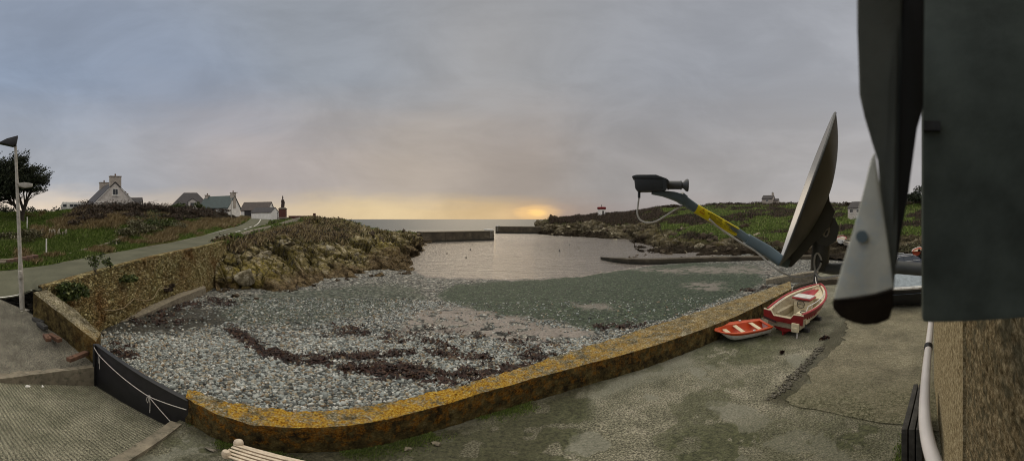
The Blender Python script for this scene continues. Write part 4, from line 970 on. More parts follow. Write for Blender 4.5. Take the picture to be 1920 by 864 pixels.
def boulder(p, r, lab, grp, mat='boulder', sq=None):
    mb = MB(); boulder_mesh(mb, p, r, sq or (RNG.uniform(.9, 1.4), RNG.uniform(.7, 1), RNG.uniform(.55, .8)), RNG.uniform(0, 6))
    o = mb.build('boulder', M[mat], None, smooth=True, angle=50); return props(o, lab, 'boulder', grp)
t = NT('boulder_stone'); n_ = t.noise(2.2, 9, .72); col = t.ramp(n_, [(.34, (.05, .04, .022)), (.45, (.14, .115, .07)), (.54, (.27, .235, .16)), (.66, (.50, .46, .36))])
col = t.mix(t.ramp(t.noise(1.1, 6, .7), [(.58, 0), (.70, .5)]), col, (.27, .21, .07)); M['boulder'] = t.done(col, .9, t.bump(t.noise(4, 8, .72), 1, .15), spec=.2)
t = NT('wet_boulder_stone'); col = t.ramp(t.noise(3, 8, .72), [(.3, (.018, .012, .007)), (.55, (.06, .042, .024)), (.72, (.13, .095, .05))]); M['boulder_wet'] = t.done(col, .75, t.bump(t.noise(4, 8, .72), 1, .15), spec=.25)
for k in range(20):
    px = RNG.uniform(470, 760); f = RNG.random(); d_ = float(np.interp(px, [470, 560, 640, 760], [33, 40, 46, 56])) + RNG.normal(0, 3.0)
    p = DZ(px, d_, 0); p.z = drop(RB, p.x, p.y, 0); r = RNG.uniform(.3, .9)
    boulder(p + upv * r * .05, r, 'pale angular boulder jammed among the rocks of the left shore', 'pale boulders on the left shore')
for k in range(26):
    px = RNG.uniform(690, 790); d_ = float(np.interp(px, [690, 760, 790], [66, 76, 92])) + RNG.normal(0, 5)
    p = DZ(px, d_, 0); p.z = drop(RB, p.x, p.y, 0); boulder(p, RNG.uniform(.5, 1.2), 'brown boulder on the point beside the left pier', 'brown boulders on the point', 'boulder_wet')
for k in range(30):
    px = RNG.uniform(412, 780); d_ = float(np.interp(px, [412, 430, 480, 520, 570, 640, 700, 770, 780], [27.2, 25.3, 23.8, 25.2, 29, 33.3, 36.3, 39.5, 46])) + RNG.normal(0, .6)
    p = DZ(px, d_, float(beach_z(px, d_))); r = RNG.uniform(.12, .42); boulder(p + upv * r * .15, r, 'dark weedy rock at the edge of the beach below the left shore', 'weedy rocks at the beach edge', 'boulder_wet')
boulder(G(462, 520, -.3) * 1.0, 1.0, 'big rock topped with bright yellow lichen at the left end of the rocky shore', None, 'boulder', (1.1, .9, .9))
boulder(D(545, 408 + 24, 50), .9, 'grey rock knob beside the road bend', None)
boulder(D(505, 427.5, 56), 1.15, 'dark grey rock outcrop between the road bend and the path', None, 'boulder_wet', (1.5, 1, .7))
boulder(D(522, 427, 57), 1.0, 'second dark grey rock outcrop beside the path', None, 'boulder_wet', (1.3, 1, .75))
# tufts over the rocks' green top
q, i, j = sample_grid(RK, 26000); qx, qy = to_px(q); kk = (grassz[i, j] > .45) & (j < 128) & ~((qx < 570) & (np.interp(qx, [440, 480, 520, 565], [450, 442, 431, 418]) > qy))
go = blades('cliff_grass', q[kk], .55, .045, M['grass_dry'], lean=(.3, .1), per=4, spread=.35); props(go, 'brown grass and heath over the top of the left rocky shore', 'heath', kind='stuff')
qx, qy = to_px(q); nearp = np.interp(qx, [440, 480, 520, 565, 600], [452, 447, 436, 424, 400]) > qy
kk2 = (grassz[i, j] > .5) & (RNG.random(len(q)) < .5) & ~((qx < 600) & nearp)
leaf_c = np.repeat(q[kk2][:5200], 6, 0); leaf_c = leaf_c + RNG.normal(0, .28, leaf_c.shape); lo = leaves_mesh('heath_scrub', leaf_c, .20, M['bramble']); props(lo, 'dark heath scrub clothing the cliff top of the left shore', 'scrub', kind='stuff')
q2, i2_, j2_ = sample_grid(RK[:, 118:136], 9000); go = blades('turf_grass', q2, .28, .05, M['grass_green'], per=4, spread=.3); props(go, 'short green turf round the statue', 'grass', kind='stuff')

# pale path wall up to the statue
wl = [D(p, q, d_) for p, q, d_ in [(446, 444.5, 38.5), (480, 434.8, 44), (505, 429, 49), (522, 424, 53), (545, 416, 58), (563, 410.5, 62)]]
wo_ = [(p.x, p.y) for p in wl]; wi_ = [(p.x * 1.02, p.y * 1.02) for p in wl]
w = wall_strip('path_wall', wo_, wi_, [p.z + .38 for p in wl], [p.z - .9 for p in wl], M['granite'], n=220, rough=.02, seed=41); w.data.materials[0] = M['footing_pale']
props(w, 'pale low wall climbing beside the path towards the statue', 'wall')

# ------------------------------------------------------------------ headland right
H0 = [(1002, 438, 156), (1040, 442.5, 136), (1080, 444.5, 126), (1180, 451, 104), (1187, 457, 91), (1188, 463.5, 78), (1200, 471, 68), (1215, 484, 56), (1300, 489, 53.5), (1400, 489, 53), (1500, 486, 53), (1560, 482, 50), (1640, 480, 45), (1700, 474, 42), (1790, 474, 40)]
H1 = [(1002, 433, 158), (1040, 436, 142), (1080, 437, 134), (1180, 442, 112), (1200, 456, 90), (1230, 468, 71), (1300, 474, 64), (1400, 476, 61), (1500, 474, 61), (1560, 468, 60), (1640, 465, 57), (1790, 462, 50)]
H2 = [(1002, 428, 161), (1040, 421, 150), (1080, 422, 143), (1180, 421, 124), (1230, 430, 102), (1270, 440, 86), (1330, 452, 76), (1400, 458, 72), (1470, 452, 72), (1500, 452, 72), (1640, 445, 70), (1790, 445, 58)]
H2b = [(1002, 424, 163), (1040, 414, 156), (1080, 414, 152), (1180, 410, 135), (1230, 408, 120), (1270, 415, 105), (1330, 425, 92), (1400, 434, 85), (1500, 430, 84), (1640, 428, 80), (1790, 425, 66)]
H3 = [(1002, 419, 166), (1020, 412.5, 166), (1040, 411, 162), (1080, 407.5, 162), (1128, 404, 164), (1180, 402, 152), (1230, 396, 142), (1300, 397, 120), (1400, 402, 106), (1500, 404, 104), (1640, 405, 98), (1790, 400, 80)]
H4 = [(1002, 420, 172), (1022, 411.5, 172), (1040, 409.5, 170), (1060, 408.5, 174), (1128, 401.5, 178), (1180, 397, 172), (1230, 388, 162), (1260, 389, 158), (1320, 382.5, 152), (1400, 380.5, 146), (1450, 379, 142), (1560, 382, 137), (1640, 385, 132), (1700, 376, 112), (1790, 370, 102)]
H5 = [(1002, None, 190, -4), (1060, None, 210, 3), (1128, None, 220, 5), (1230, None, 240, 8), (1790, None, 200, 9)]
HL = loft([H0, H1, H2, H2b, H3, H4, H5], 1002, 1790, 760, [16, 26, 20, 20, 14, 8])
HL0 = HL.copy(); jj = np.arange(HL.shape[1])[None, :] * np.ones((HL.shape[0], 1)); pxh, pyh = to_px(HL0)
gz = np.clip((jj - 44 + (fbm(HL0 * .12, 4, 71) - .5) * 34) / 8, 0, 1)
gz = np.maximum(gz * np.clip((pxh - 1015) / 30, 0, 1), 0)
HLd, _c = rockify(HL, 1.5, .28, 51); am = (1 - .78 * gz) * np.clip(np.hypot(HL0[..., 0], HL0[..., 1]) / 90, .55, 1.7); HL = HL0 + (HLd - HL0) * am[..., None]
HL[..., 2] += ((fbm(HL0 * .10, 4, 14) - .5) * 1.8 + (fbm(HL0 * .5, 3, 24) - .5) * .8) * np.clip(jj / 16, 0, 1)
wz = np.clip((.2 - HL0[..., 2] + (fbm(HL0 * .2, 3, 15) - .5) * 2.5) / 1.2, 0, 1)
yz = np.clip(.35 + pmask(HL0, [(1200, 430), (1270, 410), (1330, 445), (1420, 470), (1300, 485), (1230, 470)], 20, 10, .2), 0, 1)
t = NT('headland_ground'); a = t.attr('zone')
st = t.noise(.5, 9, .75, t.scale(t.pos, (.7, .7, 1.6), (R(20), R(10), R(30)))); rk = t.ramp(st, [(.34, (.022, .018, .011)), (.45, (.10, .082, .05)), (.55, (.21, .178, .12)), (.67, (.50, .45, .34))])
rk = t.mix(t.mth('MULTIPLY', a[1], t.ramp(t.noise(.7, 7, .7), [(.42, 0), (.6, .75)])), rk, t.ramp(t.noise(2, 6, .7), [(.3, (.05, .04, .012)), (.7, (.22, .18, .06))]))
rk = t.mix(a[2], rk, t.ramp(t.noise(1.2, 7, .7), [(.3, (.012, .009, .006)), (.7, (.06, .045, .028))]))
g_ = t.ramp(t.noise(.35, 9, .72), [(.34, (.03, .03, .012)), (.46, (.055, .065, .018)), (.55, (.08, .11, .024)), (.66, (.13, .16, .04))])
g_ = t.mix(t.ramp(t.noise(.11, 5, .6), [(.45, 0), (.6, .8)]), g_, t.ramp(t.noise(.8, 7, .75), [(.3, (.024, .019, .012)), (.7, (.085, .065, .04))]))
g_ = t.mix(.7, g_, t.ramp(t.noise(2.6, 6, .8), [(.35, .4), (.65, 1.5)]), 'MULTIPLY')
M['headland'] = t.done(t.mix(a[0], rk, g_), .95, t.bump(t.mth('ADD', st, t.noise(1.6, 8, .8)), 1, .9), spec=.1)
hl = mesh_np('headland', HL, grid_faces(*HL.shape[:2]), M['headland'], attr={'zone': np.stack([gz, yz, wz], -1).reshape(-1, 3)}, smooth=False); props(hl, kind='structure')
HLB = bvh_of(hl)
q, i, j = sample_grid(HL[:, 20:100], 42000); kk = gz[i, j + 20] > .5; q, i, j = q[kk], i[kk], j[kk]; px_q = to_px(q)[0]
dq = np.hypot(q[:, 0], q[:, 1]); isg = (fbm(q * .09, 4, 99) > .47) & (px_q > 1240) & (j < 72)
go = blades('headland_grass', q[isg], .25 + .003 * dq[isg], .10, M['grass_green'], per=4, spread=.5); props(go, 'green pasture grass on the right headland', 'grass', kind='stuff')
go = blades('headland_heath', q[~isg], .3 + .004 * dq[~isg], .13, M['bramble'], per=4, spread=.6); props(go, 'brown heath and bracken on the right headland', 'heath', kind='stuff')
def headpt(px, d_): p = DZ(px, d_, 0); p.z = drop(HLB, p.x, p.y, 5); return p
for k, (px, d_, r) in enumerate([(1033, 166, 1.9), (1042, 166, 1.6)]):
    p = headpt(px, d_ - 4); mb = MB(); boulder_mesh(mb, p + upv * (r * .7), r, (.75, .8, 1.35), .5, 18)
    o = mb.build('rock_pinnacle', M['boulder_wet'], None, smooth=True, angle=50); props(o, ['left larger pointed rock on the tip of the right headland', 'right smaller pointed rock on the tip of the right headland'][k], 'rock')
for k in range(70):
    px = RNG.uniform(1020, 1480); d_ = float(np.interp(px, [1020, 1080, 1180, 1215, 1230, 1300, 1400, 1480], [146, 130, 108, 66, 66, 62, 62, 64])) + RNG.uniform(-4, 12)
    p = headpt(px, d_); boulder(p, RNG.uniform(.4, 1.1) * (1.4 if d_ > 90 else .85), 'rugged boulder at the foot of the right headland', 'boulders below the headland', 'boulder' if k % 3 == 0 else 'boulder_wet')
for k in range(13):
    px = 1186 + RNG.uniform(-8, 26); p = DZ(px, RNG.uniform(57, 64), ZS - .02); boulder(p, RNG.uniform(.2, .42), 'small dark rock awash beside the tip of the jetty', 'rocks awash by the jetty', 'boulder_wet', (1.2, .9, .6))
for k, (px, d_, r) in enumerate([(1270, 157, 2.2), (1246, 160, 1.6), (1352, 150, 2.0), (1378, 147, 2.2), (1505, 140, 2.4), (1590, 135, 2.2), (1480, 141, 1.8)]):
    p = headpt(px, d_ - 3); shrub('skyline_bush', 'low dark bush on the skyline of the right headland', 'bush', p, (r * 1.6, r * 1.6, r * .6), 500, .4, M['bramble'], 'bushes on the headland skyline', stem=False)
for k, (px, d_, r, lab) in enumerate([(1716, 104, 4.6, 'dark rounded tree behind the bracket on the right skyline'), (1745, 100, 4.2, 'dark tree behind the grey housing on the right skyline')]):
    p = headpt(px, d_); tt_ = thing('distant_tree', lab, 'tree', p); MB().tube([p - upv * .5, p + upv * 1.5, p + upv * 3.2], [.35, .28, .15], 7).build('trunk', M['bark'], tt_)
    leaves_mesh('crown', clump(p + upv * 1.0, (r, r, r * .75), 1600, 1.0, 12), .42, M['cypress'], tt_)
for k, (px, d_, r) in enumerate([(1455, 66, .9), (1440, 69, .9), (1470, 64, .8), (1690, 52, 1.6), (1712, 54, 1.8), (1730, 56, 1.7)]):
    p = headpt(px, d_); shrub('slope_bush', 'olive leafy bush on the slope of the right headland', 'bush', p, (r * 1.4, r * 1.4, r * .8), 700, .2, M['leaf_olive'], 'bushes on the headland slope')

for k in range(34):
    px = RNG.uniform(1195, 1440); d_ = float(np.interp(px, [1195, 1240, 1300, 1440], [118, 100, 84, 76])) + RNG.uniform(-12, 12)
    p = headpt(px, d_); boulder(p, RNG.uniform(.7, 1.9), 'rock outcrop breaking through the slope of the right headland', 'rock outcrops on the headland slope', 'boulder' if k % 3 == 0 else 'boulder_wet')
# ------------------------------------------------------------------ piers, jetty, small walls
def pier(name, lab, a0, a1, ztop, thick, back, ends, joints):
    """a0, a1: plan points of the harbour face (left, right)"""
    t_ = thing(name, lab, 'pier', ((a0 + a1) / 2).to_3d() if len(a0) == 2 else (a0 + a1) / 2)
    dr = (a1 - a0); L_ = dr.length; dr.normalize(); nb = Vector((-dr.y, dr.x, 0)); nb = nb if nb.dot(Vector((0, 1, 0))) * back > 0 else -nb
    mb = MB(); cuts = [0] + joints + [1]
    for u, v in zip(cuts[:-1], cuts[1:]):
        p, q_ = a0 + dr * (L_ * u + .02), a0 + dr * (L_ * v - .02)
        mb.prism([p + upv * -4.5 - nb * .35, q_ + upv * -4.5 - nb * .35, q_ + upv * ztop, p + upv * ztop], nb * thick)
    mb.build('wall', M['pier'], t_, bevel=.05)
    cp = MB(); cp.prism([a0 - nb * .12 + upv * (ztop + .003), a1 - nb * .12 + upv * (ztop + .003), a1 - nb * .12 + upv * (ztop + .22), a0 - nb * .12 + upv * (ztop + .22)], nb * (thick + .2)); cp.build('coping', M['kerb'], t_, bevel=.03)
    for e in ends:
        c = a1 if e > 0 else a0
        MB().box(c - dr * e * .55 + nb * thick * .5 + upv * (ztop + .45), (.9, thick * .9, .5), math.atan2(dr.y, dr.x)).build('end_block', M['white_paint'], t_, bevel=.04)
        lad = MB()
        for s_ in (-.25, .25): lad.box(c - nb * .42 - dr * e * (1.2 + s_) + upv * (ztop - 1.0), (.06, .06, 2.6), math.atan2(dr.y, dr.x))
        for q_ in range(8): lad.box(c - nb * .42 - dr * e * 1.2 + upv * (ztop - 2.1 + q_ * .32), (.5, .04, .04), math.atan2(dr.y, dr.x))
        lad.build('ladder', M['galv'], t_)
    return t_
flat = lambda v: Vector((v.x, v.y, 0))
pier('harbour_pier', 'dark concrete pier running out from the left rocky point', flat(D(792, 437, 97)), flat(D(926, 433, 108)), .72, 5, 1, [1], [.30, .58])
pier('harbour_pier', 'farther low concrete pier joined to the right headland', flat(D(929, 425, 163)), flat(D(1016, 427, 157)), .95, 5, 1, [-1], [.5])
MB().lathe(D(800, 455, 96), [(1.6, -1.5), (1.5, .9), (1.2, 1.0), (.1, 1.05)], 10).build('pier_root_rock', M['boulder_wet'], None); props(SC.objects['pier_root_rock'], 'squat rock buttress at the landward end of the left pier', 'rock')
jf = [(1126, 482.5, 55.5), (1150, 486.5, 51.8), (1180, 490, 49.6), (1220, 491.5, 48.8), (1300, 489.5, 49.6), (1400, 488.5, 50.5), (1500, 487, 51.5), (1580, 485, 52)]
jo = [D(*q_) for q_ in jf]
w = wall_strip('jetty', [(p.x, p.y) for p in jo], [(p.x * f, p.y * f) for p, f in zip(jo, [1.004, 1.03, 1.035, 1.035, 1.035, 1.035, 1.035, 1.035])], [-1.75, -1.45, -1.35, -1.25, -1.2, -1.2, -1.15, -1.1], [-2.9], M['pier'], n=260, rough=.06, seed=61)
props(w, 'long low dark jetty reaching from the headland into the bay', 'jetty')
gr = [(1436, 516, 28.8), (1465, 511, 29.4), (1500, 506.5, 30), (1545, 502, 30.6)]; go_ = [D(*q_) for q_ in gr]
w = wall_strip('stone_groyne', [(p.x, p.y) for p in go_], [(p.x * 1.03, p.y * 1.03) for p in go_], [-.75, -.55, -.35, -.2], [-2.2], M['kerb'], n=120, rough=.05, seed=66); props(w, 'short pale stone groyne behind the satellite dish cable', 'groyne')
w = wall_strip('quay_end_wall', [xy(1487, 531, .7), xy(1532, 522, .55), xy(1600, 520, .4)], [xy(1490, 526, .7), xy(1534, 517, .55), xy(1602, 515, .4)], [.45, .4, .3], [-1.8], M['pier'], n=110, rough=.06, seed=68); props(w, 'rough dark stone wall closing the quay behind the red boat', 'wall')

# ------------------------------------------------------------------ houses
def house(name, lab, px, d_, zb, yaw, L, W, he, hr, wallm, roofm, chim=(), wins=(), doors=(), over=.25, hip=0, skew=0, cat='house'):
    """local x along the ridge, y across; yaw turns local x; wins/doors: (face, along, z, w, h) with face in 'x+','x-','y+','y-'"""
    p = DZ(px, d_, zb); t_ = thing(name, lab, cat, p); Mx = Matrix.Translation(p) @ Matrix.Rotation(yaw, 4, 'Z')
    x, y = L / 2, W / 2; xr = x - hip
    mb = MB(Mx); vs = [(-x, -y, -2), (x, -y, -2), (x, y, -2), (-x, y, -2), (-x, -y, he), (x, -y, he), (x, y, he), (-x, y, he)]
    fs = [(0, 1, 5, 4), (1, 2, 6, 5), (2, 3, 7, 6), (3, 0, 4, 7)]
    if not hip:
        vs += [(-x, skew, hr - .06), (x, skew, hr - .06)]; fs += [(4, 7, 8), (5, 9, 6)]
    mb.add(vs, fs); mb.build('wall', M[wallm], t_)
    rf = MB(Mx); o = over; sl = (hr - he) / y
    for s_ in (-1, 1):
        ye = s_ * (y + o); ze = he - o * sl * .9
        q_ = [(-x - (o * .6 if not hip else o), ye, ze), (x + (o * .6 if not hip else o), ye, ze), (xr + (o * .6 if not hip else 0), skew, hr), (-xr - (o * .6 if not hip else 0), skew, hr)]
        rf.prism(q_, (0, 0, .14))
    if hip:
        for s_ in (-1, 1): rf.prism([(s_ * (x + o), -y - o, he - o * sl * .9), (s_ * (x + o), y + o, he - o * sl * .9), (s_ * xr, skew + .01, hr), (s_ * xr, skew - .01, hr)], (0, 0, .14))
    rf.build('roof', M[roofm], t_)
    for (cx, cyy, cw, cd, ct) in chim:
        c = MB(Mx).prism([(cx - cw / 2, cyy - cd / 2, he), (cx + cw / 2, cyy - cd / 2, he), (cx + cw / 2, cyy + cd / 2, he), (cx - cw / 2, cyy + cd / 2, he)], (0, 0, ct - he)).box((cx, cyy, ct + .06), (cw + .16, cd + .16, .12))
        co = c.build('chimney', M['chimney'], t_)
        MB(Mx).lathe((cx, cyy, ct + .12), [(.13, 0), (.12, .35), (.09, .4)], 8).build('chimney_pot', M['timber'], co)
    def put(face, al, z, w_, h_, kind):
        ax, sg = face[0], 1 if face[1] == '+' else -1
        def bx(m_, dep, ww, hh, off, zz): 
            if ax == 'x': m_.box((sg * (x + off), al, zz), (dep, ww, hh))
            else: m_.box((al, sg * (y + off), zz), (ww, dep, hh))
            return m_
        if kind == 'w':
            fr = bx(MB(Mx), .10, w_ + .16, h_ + .16, .03, z).build('window', M['white_paint'], t_)
            g = MB(Mx)
            for s_ in (-1, 1):
                if ax == 'x': g.box((sg * (x + .085), al + s_ * w_ * .25, z), (.03, w_ * .45, h_ * .94))
                else: g.box((al + s_ * w_ * .25, sg * (y + .085), z), (w_ * .45, .03, h_ * .94))
            g.build('pane', M['glass'], fr); bx(MB(Mx), .2, w_ + .3, .1, .08, z - h_ / 2 - .12).build('sill', M['render_bright'], fr)
        else:
            dd_ = bx(MB(Mx), .10, w_, h_, .03, z).build('door', M['dark_wood'], t_)
            g = MB(Mx)
            for s_ in range(-2, 3):
                if ax == 'x': g.box((sg * (x + .09), al + s_ * w_ * .19, z), (.03, w_ * .16, h_ * .95))
                else: g.box((al + s_ * w_ * .19, sg * (y + .09), z), (w_ * .16, .03, h_ * .95))
            g.build('panel', M['slate'], dd_)
    for w_ in wins: put(*w_, 'w')
    for w_ in doors: put(*w_, 'd')
    return t_, Mx
def face_yaw(px, extra=0): return math.atan2(-math.cos(AZ(px)), -math.sin(AZ(px))) + extra   # local +x looks at the lens
# gable house on the brow
zt = lambda py, d_: CZ + d_ * math.tan(EL(py))
g1, gM = house('gable_house', 'white gable house with two big chimneys standing above the bramble thicket', 203.5, 58, zt(384, 56) - 2.1, face_yaw(203, R(15)), 8.5, 6.9, 2.35, 5.75, 'render', 'slate', chim=[(3.75, .15, .75, 1.9, 6.75), (-3.6, .1, .7, 1.7, 6.5)], wins=[('x+', .0, 4.15, .85, 1.0)])
MB(gM).box((4.27, 0, 2.42), (.1, 6.9, .12)).build('string_course', M['render_bright'], g1)
for s_ in (-1, 1): MB(gM).prism([(4.3, s_ * 3.68, 2.02), (4.3, s_ * 3.68, 2.2), (4.3, s_ * .9, 4.95), (4.3, s_ * .9, 4.77)], (.1, 0, 0)).build('bargeboard', M['render_bright'], g1)
house('slate_annex', 'small slate roofed annex with stub chimney right of the gable house', 249.5, 60, zt(384, 60) - 2, face_yaw(249, R(80)), 3.2, 2.6, 2.0, 3.2, 'render', 'slate', chim=[(-1.4, 0, .75, .9, 4.0)])
house('hipped_house', 'dark hipped slate house with dormers half hidden by shrubs', 357, 74, zt(392, 74) - 1.6, face_yaw(357, R(90)), 8.2, 6.5, 2.2, 5.2, 'render', 'slate', hip=2.6, wins=[('y+', -1.2, 1.7, 1.0, 1.0), ('y-', -1.2, 1.7, 1.0, 1.0)])
dm = thing('dormer', 'white dormer gable in front of the dark hipped slate house', 'dormer', DZ(361, 70, zt(381, 70)))
pd = DZ(361, 70.3, zt(383, 70)); Md = Matrix.Translation(pd) @ Matrix.Rotation(face_yaw(361), 4, 'Z')
MB(Md).prism([(0, -.9, -1.5), (0, .9, -1.5), (0, .9, .6), (0, 0, 1.2), (0, -.9, .6)], (-1.5, 0, 0)).build('wall', M['render'], dm)
MB(Md).prism([(.1, -1.05, .5), (.1, 0, 1.25), (.1, 0, 1.37), (.1, -1.05, .62)], (-1.7, 0, 0)).prism([(.1, 1.05, .5), (.1, 0, 1.25), (.1, 0, 1.37), (.1, 1.05, .62)], (-1.7, 0, 0)).build('roof', M['slate'], dm)
MB(Md).box((.02, 0, -.1), (.06, .9, .9)).build('window', M['glass'], dm)
for k, (px, py, d_, r) in enumerate([(338, 385, 66, 1.3), (372, 384, 64, 1.2), (350, 388, 64, 1.1), (383, 390, 64, 1.0), (328, 388, 66, 1.0)]):
    p = D(px, py + 6, d_); shrub('garden_shrub', 'dark green shrub in front of the hipped slate house', 'bush', p, (r, r, r * 1.2), 500, .2, M['leaf'], 'shrubs before the hipped house')
h3, hM = house('long_cottage', 'long white cottage with blue-green slate roof and end chimney by the road', 412, 70, zt(397, 70) - 1.2, face_yaw(412, R(58)), 7.2, 5.2, 2.0, 4.45, 'render_bright', 'slate_green', chim=[(3.3, 0, .8, 1.1, 5.1), (-3.2, 0, .7, 1.0, 4.8)], wins=[('y-', 2.2, 1.4, .8, .8), ('y-', 0.2, 1.4, .8, .8)])
garage, _ = house('garage', 'white garage with brown slate roof and dark double door at the road bend', 483, 86, zt(410.5, 86), face_yaw(483, R(68)), 7.6, 5.0, 2.3, 4.35, 'render_bright', 'slate_brown', doors=[('y-', -1.7, 1.15, 1.9, 2.2)])
for o_ in garage.children: pass
house('low_outbuilding', 'lower white outbuilding with grey roof between garage and statue', 497, 82, zt(411.5, 82), face_yaw(497, R(55)), 6.0, 3.6, 1.75, 2.9, 'render_bright', 'slate', over=.15, cat='outbuilding')
house('stone_house', 'grey stone house with chimney on the skyline of the right headland', 1441, 138, zt(379, 138) - .8, face_yaw(1441, R(70)), 4.6, 3.6, 2.2, 3.6, 'chimney', 'slate', chim=[(1.9, 0, .7, .9, 4.6)], wins=[('y-', 0, 1.4, .8, .8)])
house('stone_outhouse', 'small low outhouse right of the grey stone house on the skyline', 1454, 138, zt(379, 138) - .6, face_yaw(1454, R(80)), 2.6, 2.4, 1.3, 2.0, 'chimney', 'slate', cat='outbuilding')
house('shore_house', 'pale house with dark roof half hidden behind the pale bracket', 1617, 96, zt(400, 96) - 1.0, face_yaw(1617, R(60)), 7, 5, 2.6, 4.4, 'render', 'slate', chim=[(3, 0, .8, .9, 5.0)], wins=[('y-', 0, 1.7, .9, .9), ('y-', -2.2, 1.7, .9, .9)])
# white caravans by the gable house
for k, (px, L_, lab) in enumerate([(131, 2.7, 'larger white caravan parked left of the gable house'), (155, 1.7, 'smaller white caravan next to the gable house')]):
    p = DZ(px, 50, zt(398, 50) - .2); c = thing('caravan', lab, 'caravan', p); Mx = Matrix.Translation(p) @ Matrix.Rotation(face_yaw(px, R(90)), 4, 'Z')
    MB(Mx).prism([(-L_ / 2, -1, .35), (L_ / 2, -1, .35), (L_ / 2 * .96, -1, 1.2), (L_ / 2 * .85, -1, 1.75), (-L_ / 2 * .85, -1, 1.75), (-L_ / 2, -1, 1.2)], (0, 2, 0)).build('body', M['white_paint'], c, bevel=.06)
    for s_ in (-1, 1): MB(Mx).tube([(s_ * .3 * L_ * .3, -1.02, .32), (s_ * .3 * L_ * .3, 1.02, .32)], .32, 12).build('wheel', M['black'], c)
    for f_ in (-1.01, 1.01):
        for q_ in (-.28, .1, .33): MB(Mx).box((q_ * L_, f_, 1.2), (L_ * .2, .03, .4)).build('window', M['glass'], c)
# distant street lamps
def far_lamp(px, d_, zb, h, lab, side):
    p = DZ(px, d_, zb); t_ = thing('road_lamp', lab, 'street lamp', p, 'lamps along the upper road'); rv = Vector((math.cos(AZ(px)), -math.sin(AZ(px)), 0)) * side
    MB().tube([p, p + upv * h * .5, p + upv * h, p + upv * (h + .08) + rv * .2, p + upv * (h + .12) + rv * .5], [.09, .075, .055, .05, .045], 7).build('pole', M['galv'], t_, smooth=True)
    MB().box(p + upv * (h + .12) + rv * .85, (.85, .24, .11), -AZ(px)).build('lamp_head', M['galv'], t_, bevel=.03)
far_lamp(433.5, 62, zt(412, 62), zt(362, 62) - zt(412, 62), 'slim street lamp in front of the white cottage gable', 1)
far_lamp(288.5, 92, zt(388, 92) - 1, zt(376.5, 92) - zt(388, 92) + 1, 'tiny distant street lamp between the gable house and the hipped house', 1)
# statue
sb = DZ(530, 70, zt(408, 70)); st_ = thing('statue', 'dark robed statue with pointed headdress on a square brick pedestal', 'statue', sb)
MB().box(sb + upv * .9, (1.5, 1.5, 1.9), .5).build('pedestal', M['brick'], st_, bevel=.03)
MB().box(sb + upv * 1.92, (1.7, 1.7, .14), .5).box(sb + upv * 2.08, (1.2, 1.2, .18), .5).build('cornice', M['granite'], st_, bevel=.02)
MB().box(sb - upv * .05, (1.8, 1.8, .3), .5).build('plinth', M['granite'], st_, bevel=.02)
fb = sb + upv * 2.17; fg = MB()
fg.lathe(fb, [(.42, 0), (.40, .3), (.36, .8), (.34, 1.2), (.37, 1.45), (.36, 1.62), (.22, 1.75), (.12, 1.80), (.11, 1.86), (.155, 1.93), (.16, 2.03), (.15, 2.12), (.14, 2.2), (.10, 2.42), (.03, 2.62), (.0, 2.66)], 14, 1, .8)
fg.tube([fb + rL * .3 + upv * 1.55, fb + rL * .46 + upv * 1.25, fb + rL * .50 + upv * 1.12 - fL * .1], [.12, .11, .07], 8)
fg.tube([fb - rL * .3 + upv * 1.55, fb - rL * .38 + upv * 1.2, fb - rL * .26 + upv * 1.05 - fL * .2], [.12, .11, .07], 8)
fg.prism([fb + rL * .30 + upv * 1.2, fb + rL * .56 + upv * 1.15, fb + rL * .46 + upv * .35, fb + rL * .30 + upv * .2], -fL * .12)
fg.build('figure', M['bronze'], st_, smooth=True, angle=60)
wa, wb = D(541, 404.5, 72), D(589, 404.5, 74)
w = wall_strip('boundary_wall', [wa[:2], wb[:2]], [(wa * 1.008)[:2], (wb * 1.008)[:2]], [wa.z, wb.z], [wa.z - 1.3], M['pinkstone'], n=80, rough=.02, seed=77); w.data.materials[0] = M['brick']; props(w, 'low brown brick wall running right from the statue', 'wall')
MB().box(D(589.5, 406, 73.6), (.5, .5, 1.5), .3).lathe(D(589.5, 402, 73.6), [(.3, -.05), (.26, .08), (.1, .2), (0, .24)], 8).build('gate_pillar', M['brick'], None); props(SC.objects['gate_pillar'], 'dark pillar at the right end of the brown brick wall', 'pillar')
wc, wd_ = D(568, 409, 71), D(515, 411, 69)
MB().prism([wc, wd_, wd_ - upv * .35, wc - upv * .35], Vector((.2, .5, 0))).build('plinth_step', M['kerb'], None, bevel=.02); props(SC.objects['plinth_step'], 'pale stone step in front of the brown brick wall', 'step')
for k, (px, py, d_) in enumerate([(515, 421, 60), (520, 404, 66)]):
    p = D(px, py, d_); MB().tube([p - upv * 1, p + upv * .2, p + upv * .55], .05, 6).box(p + upv * .5, (.16, .04, .2), .4).build('marker_post', M['dark_wood'], None); props(SC.objects['marker_post' if k == 0 else 'marker_post.001'], ['dark marker post beside the path wall', 'dark marker post left of the statue'][k], 'post')
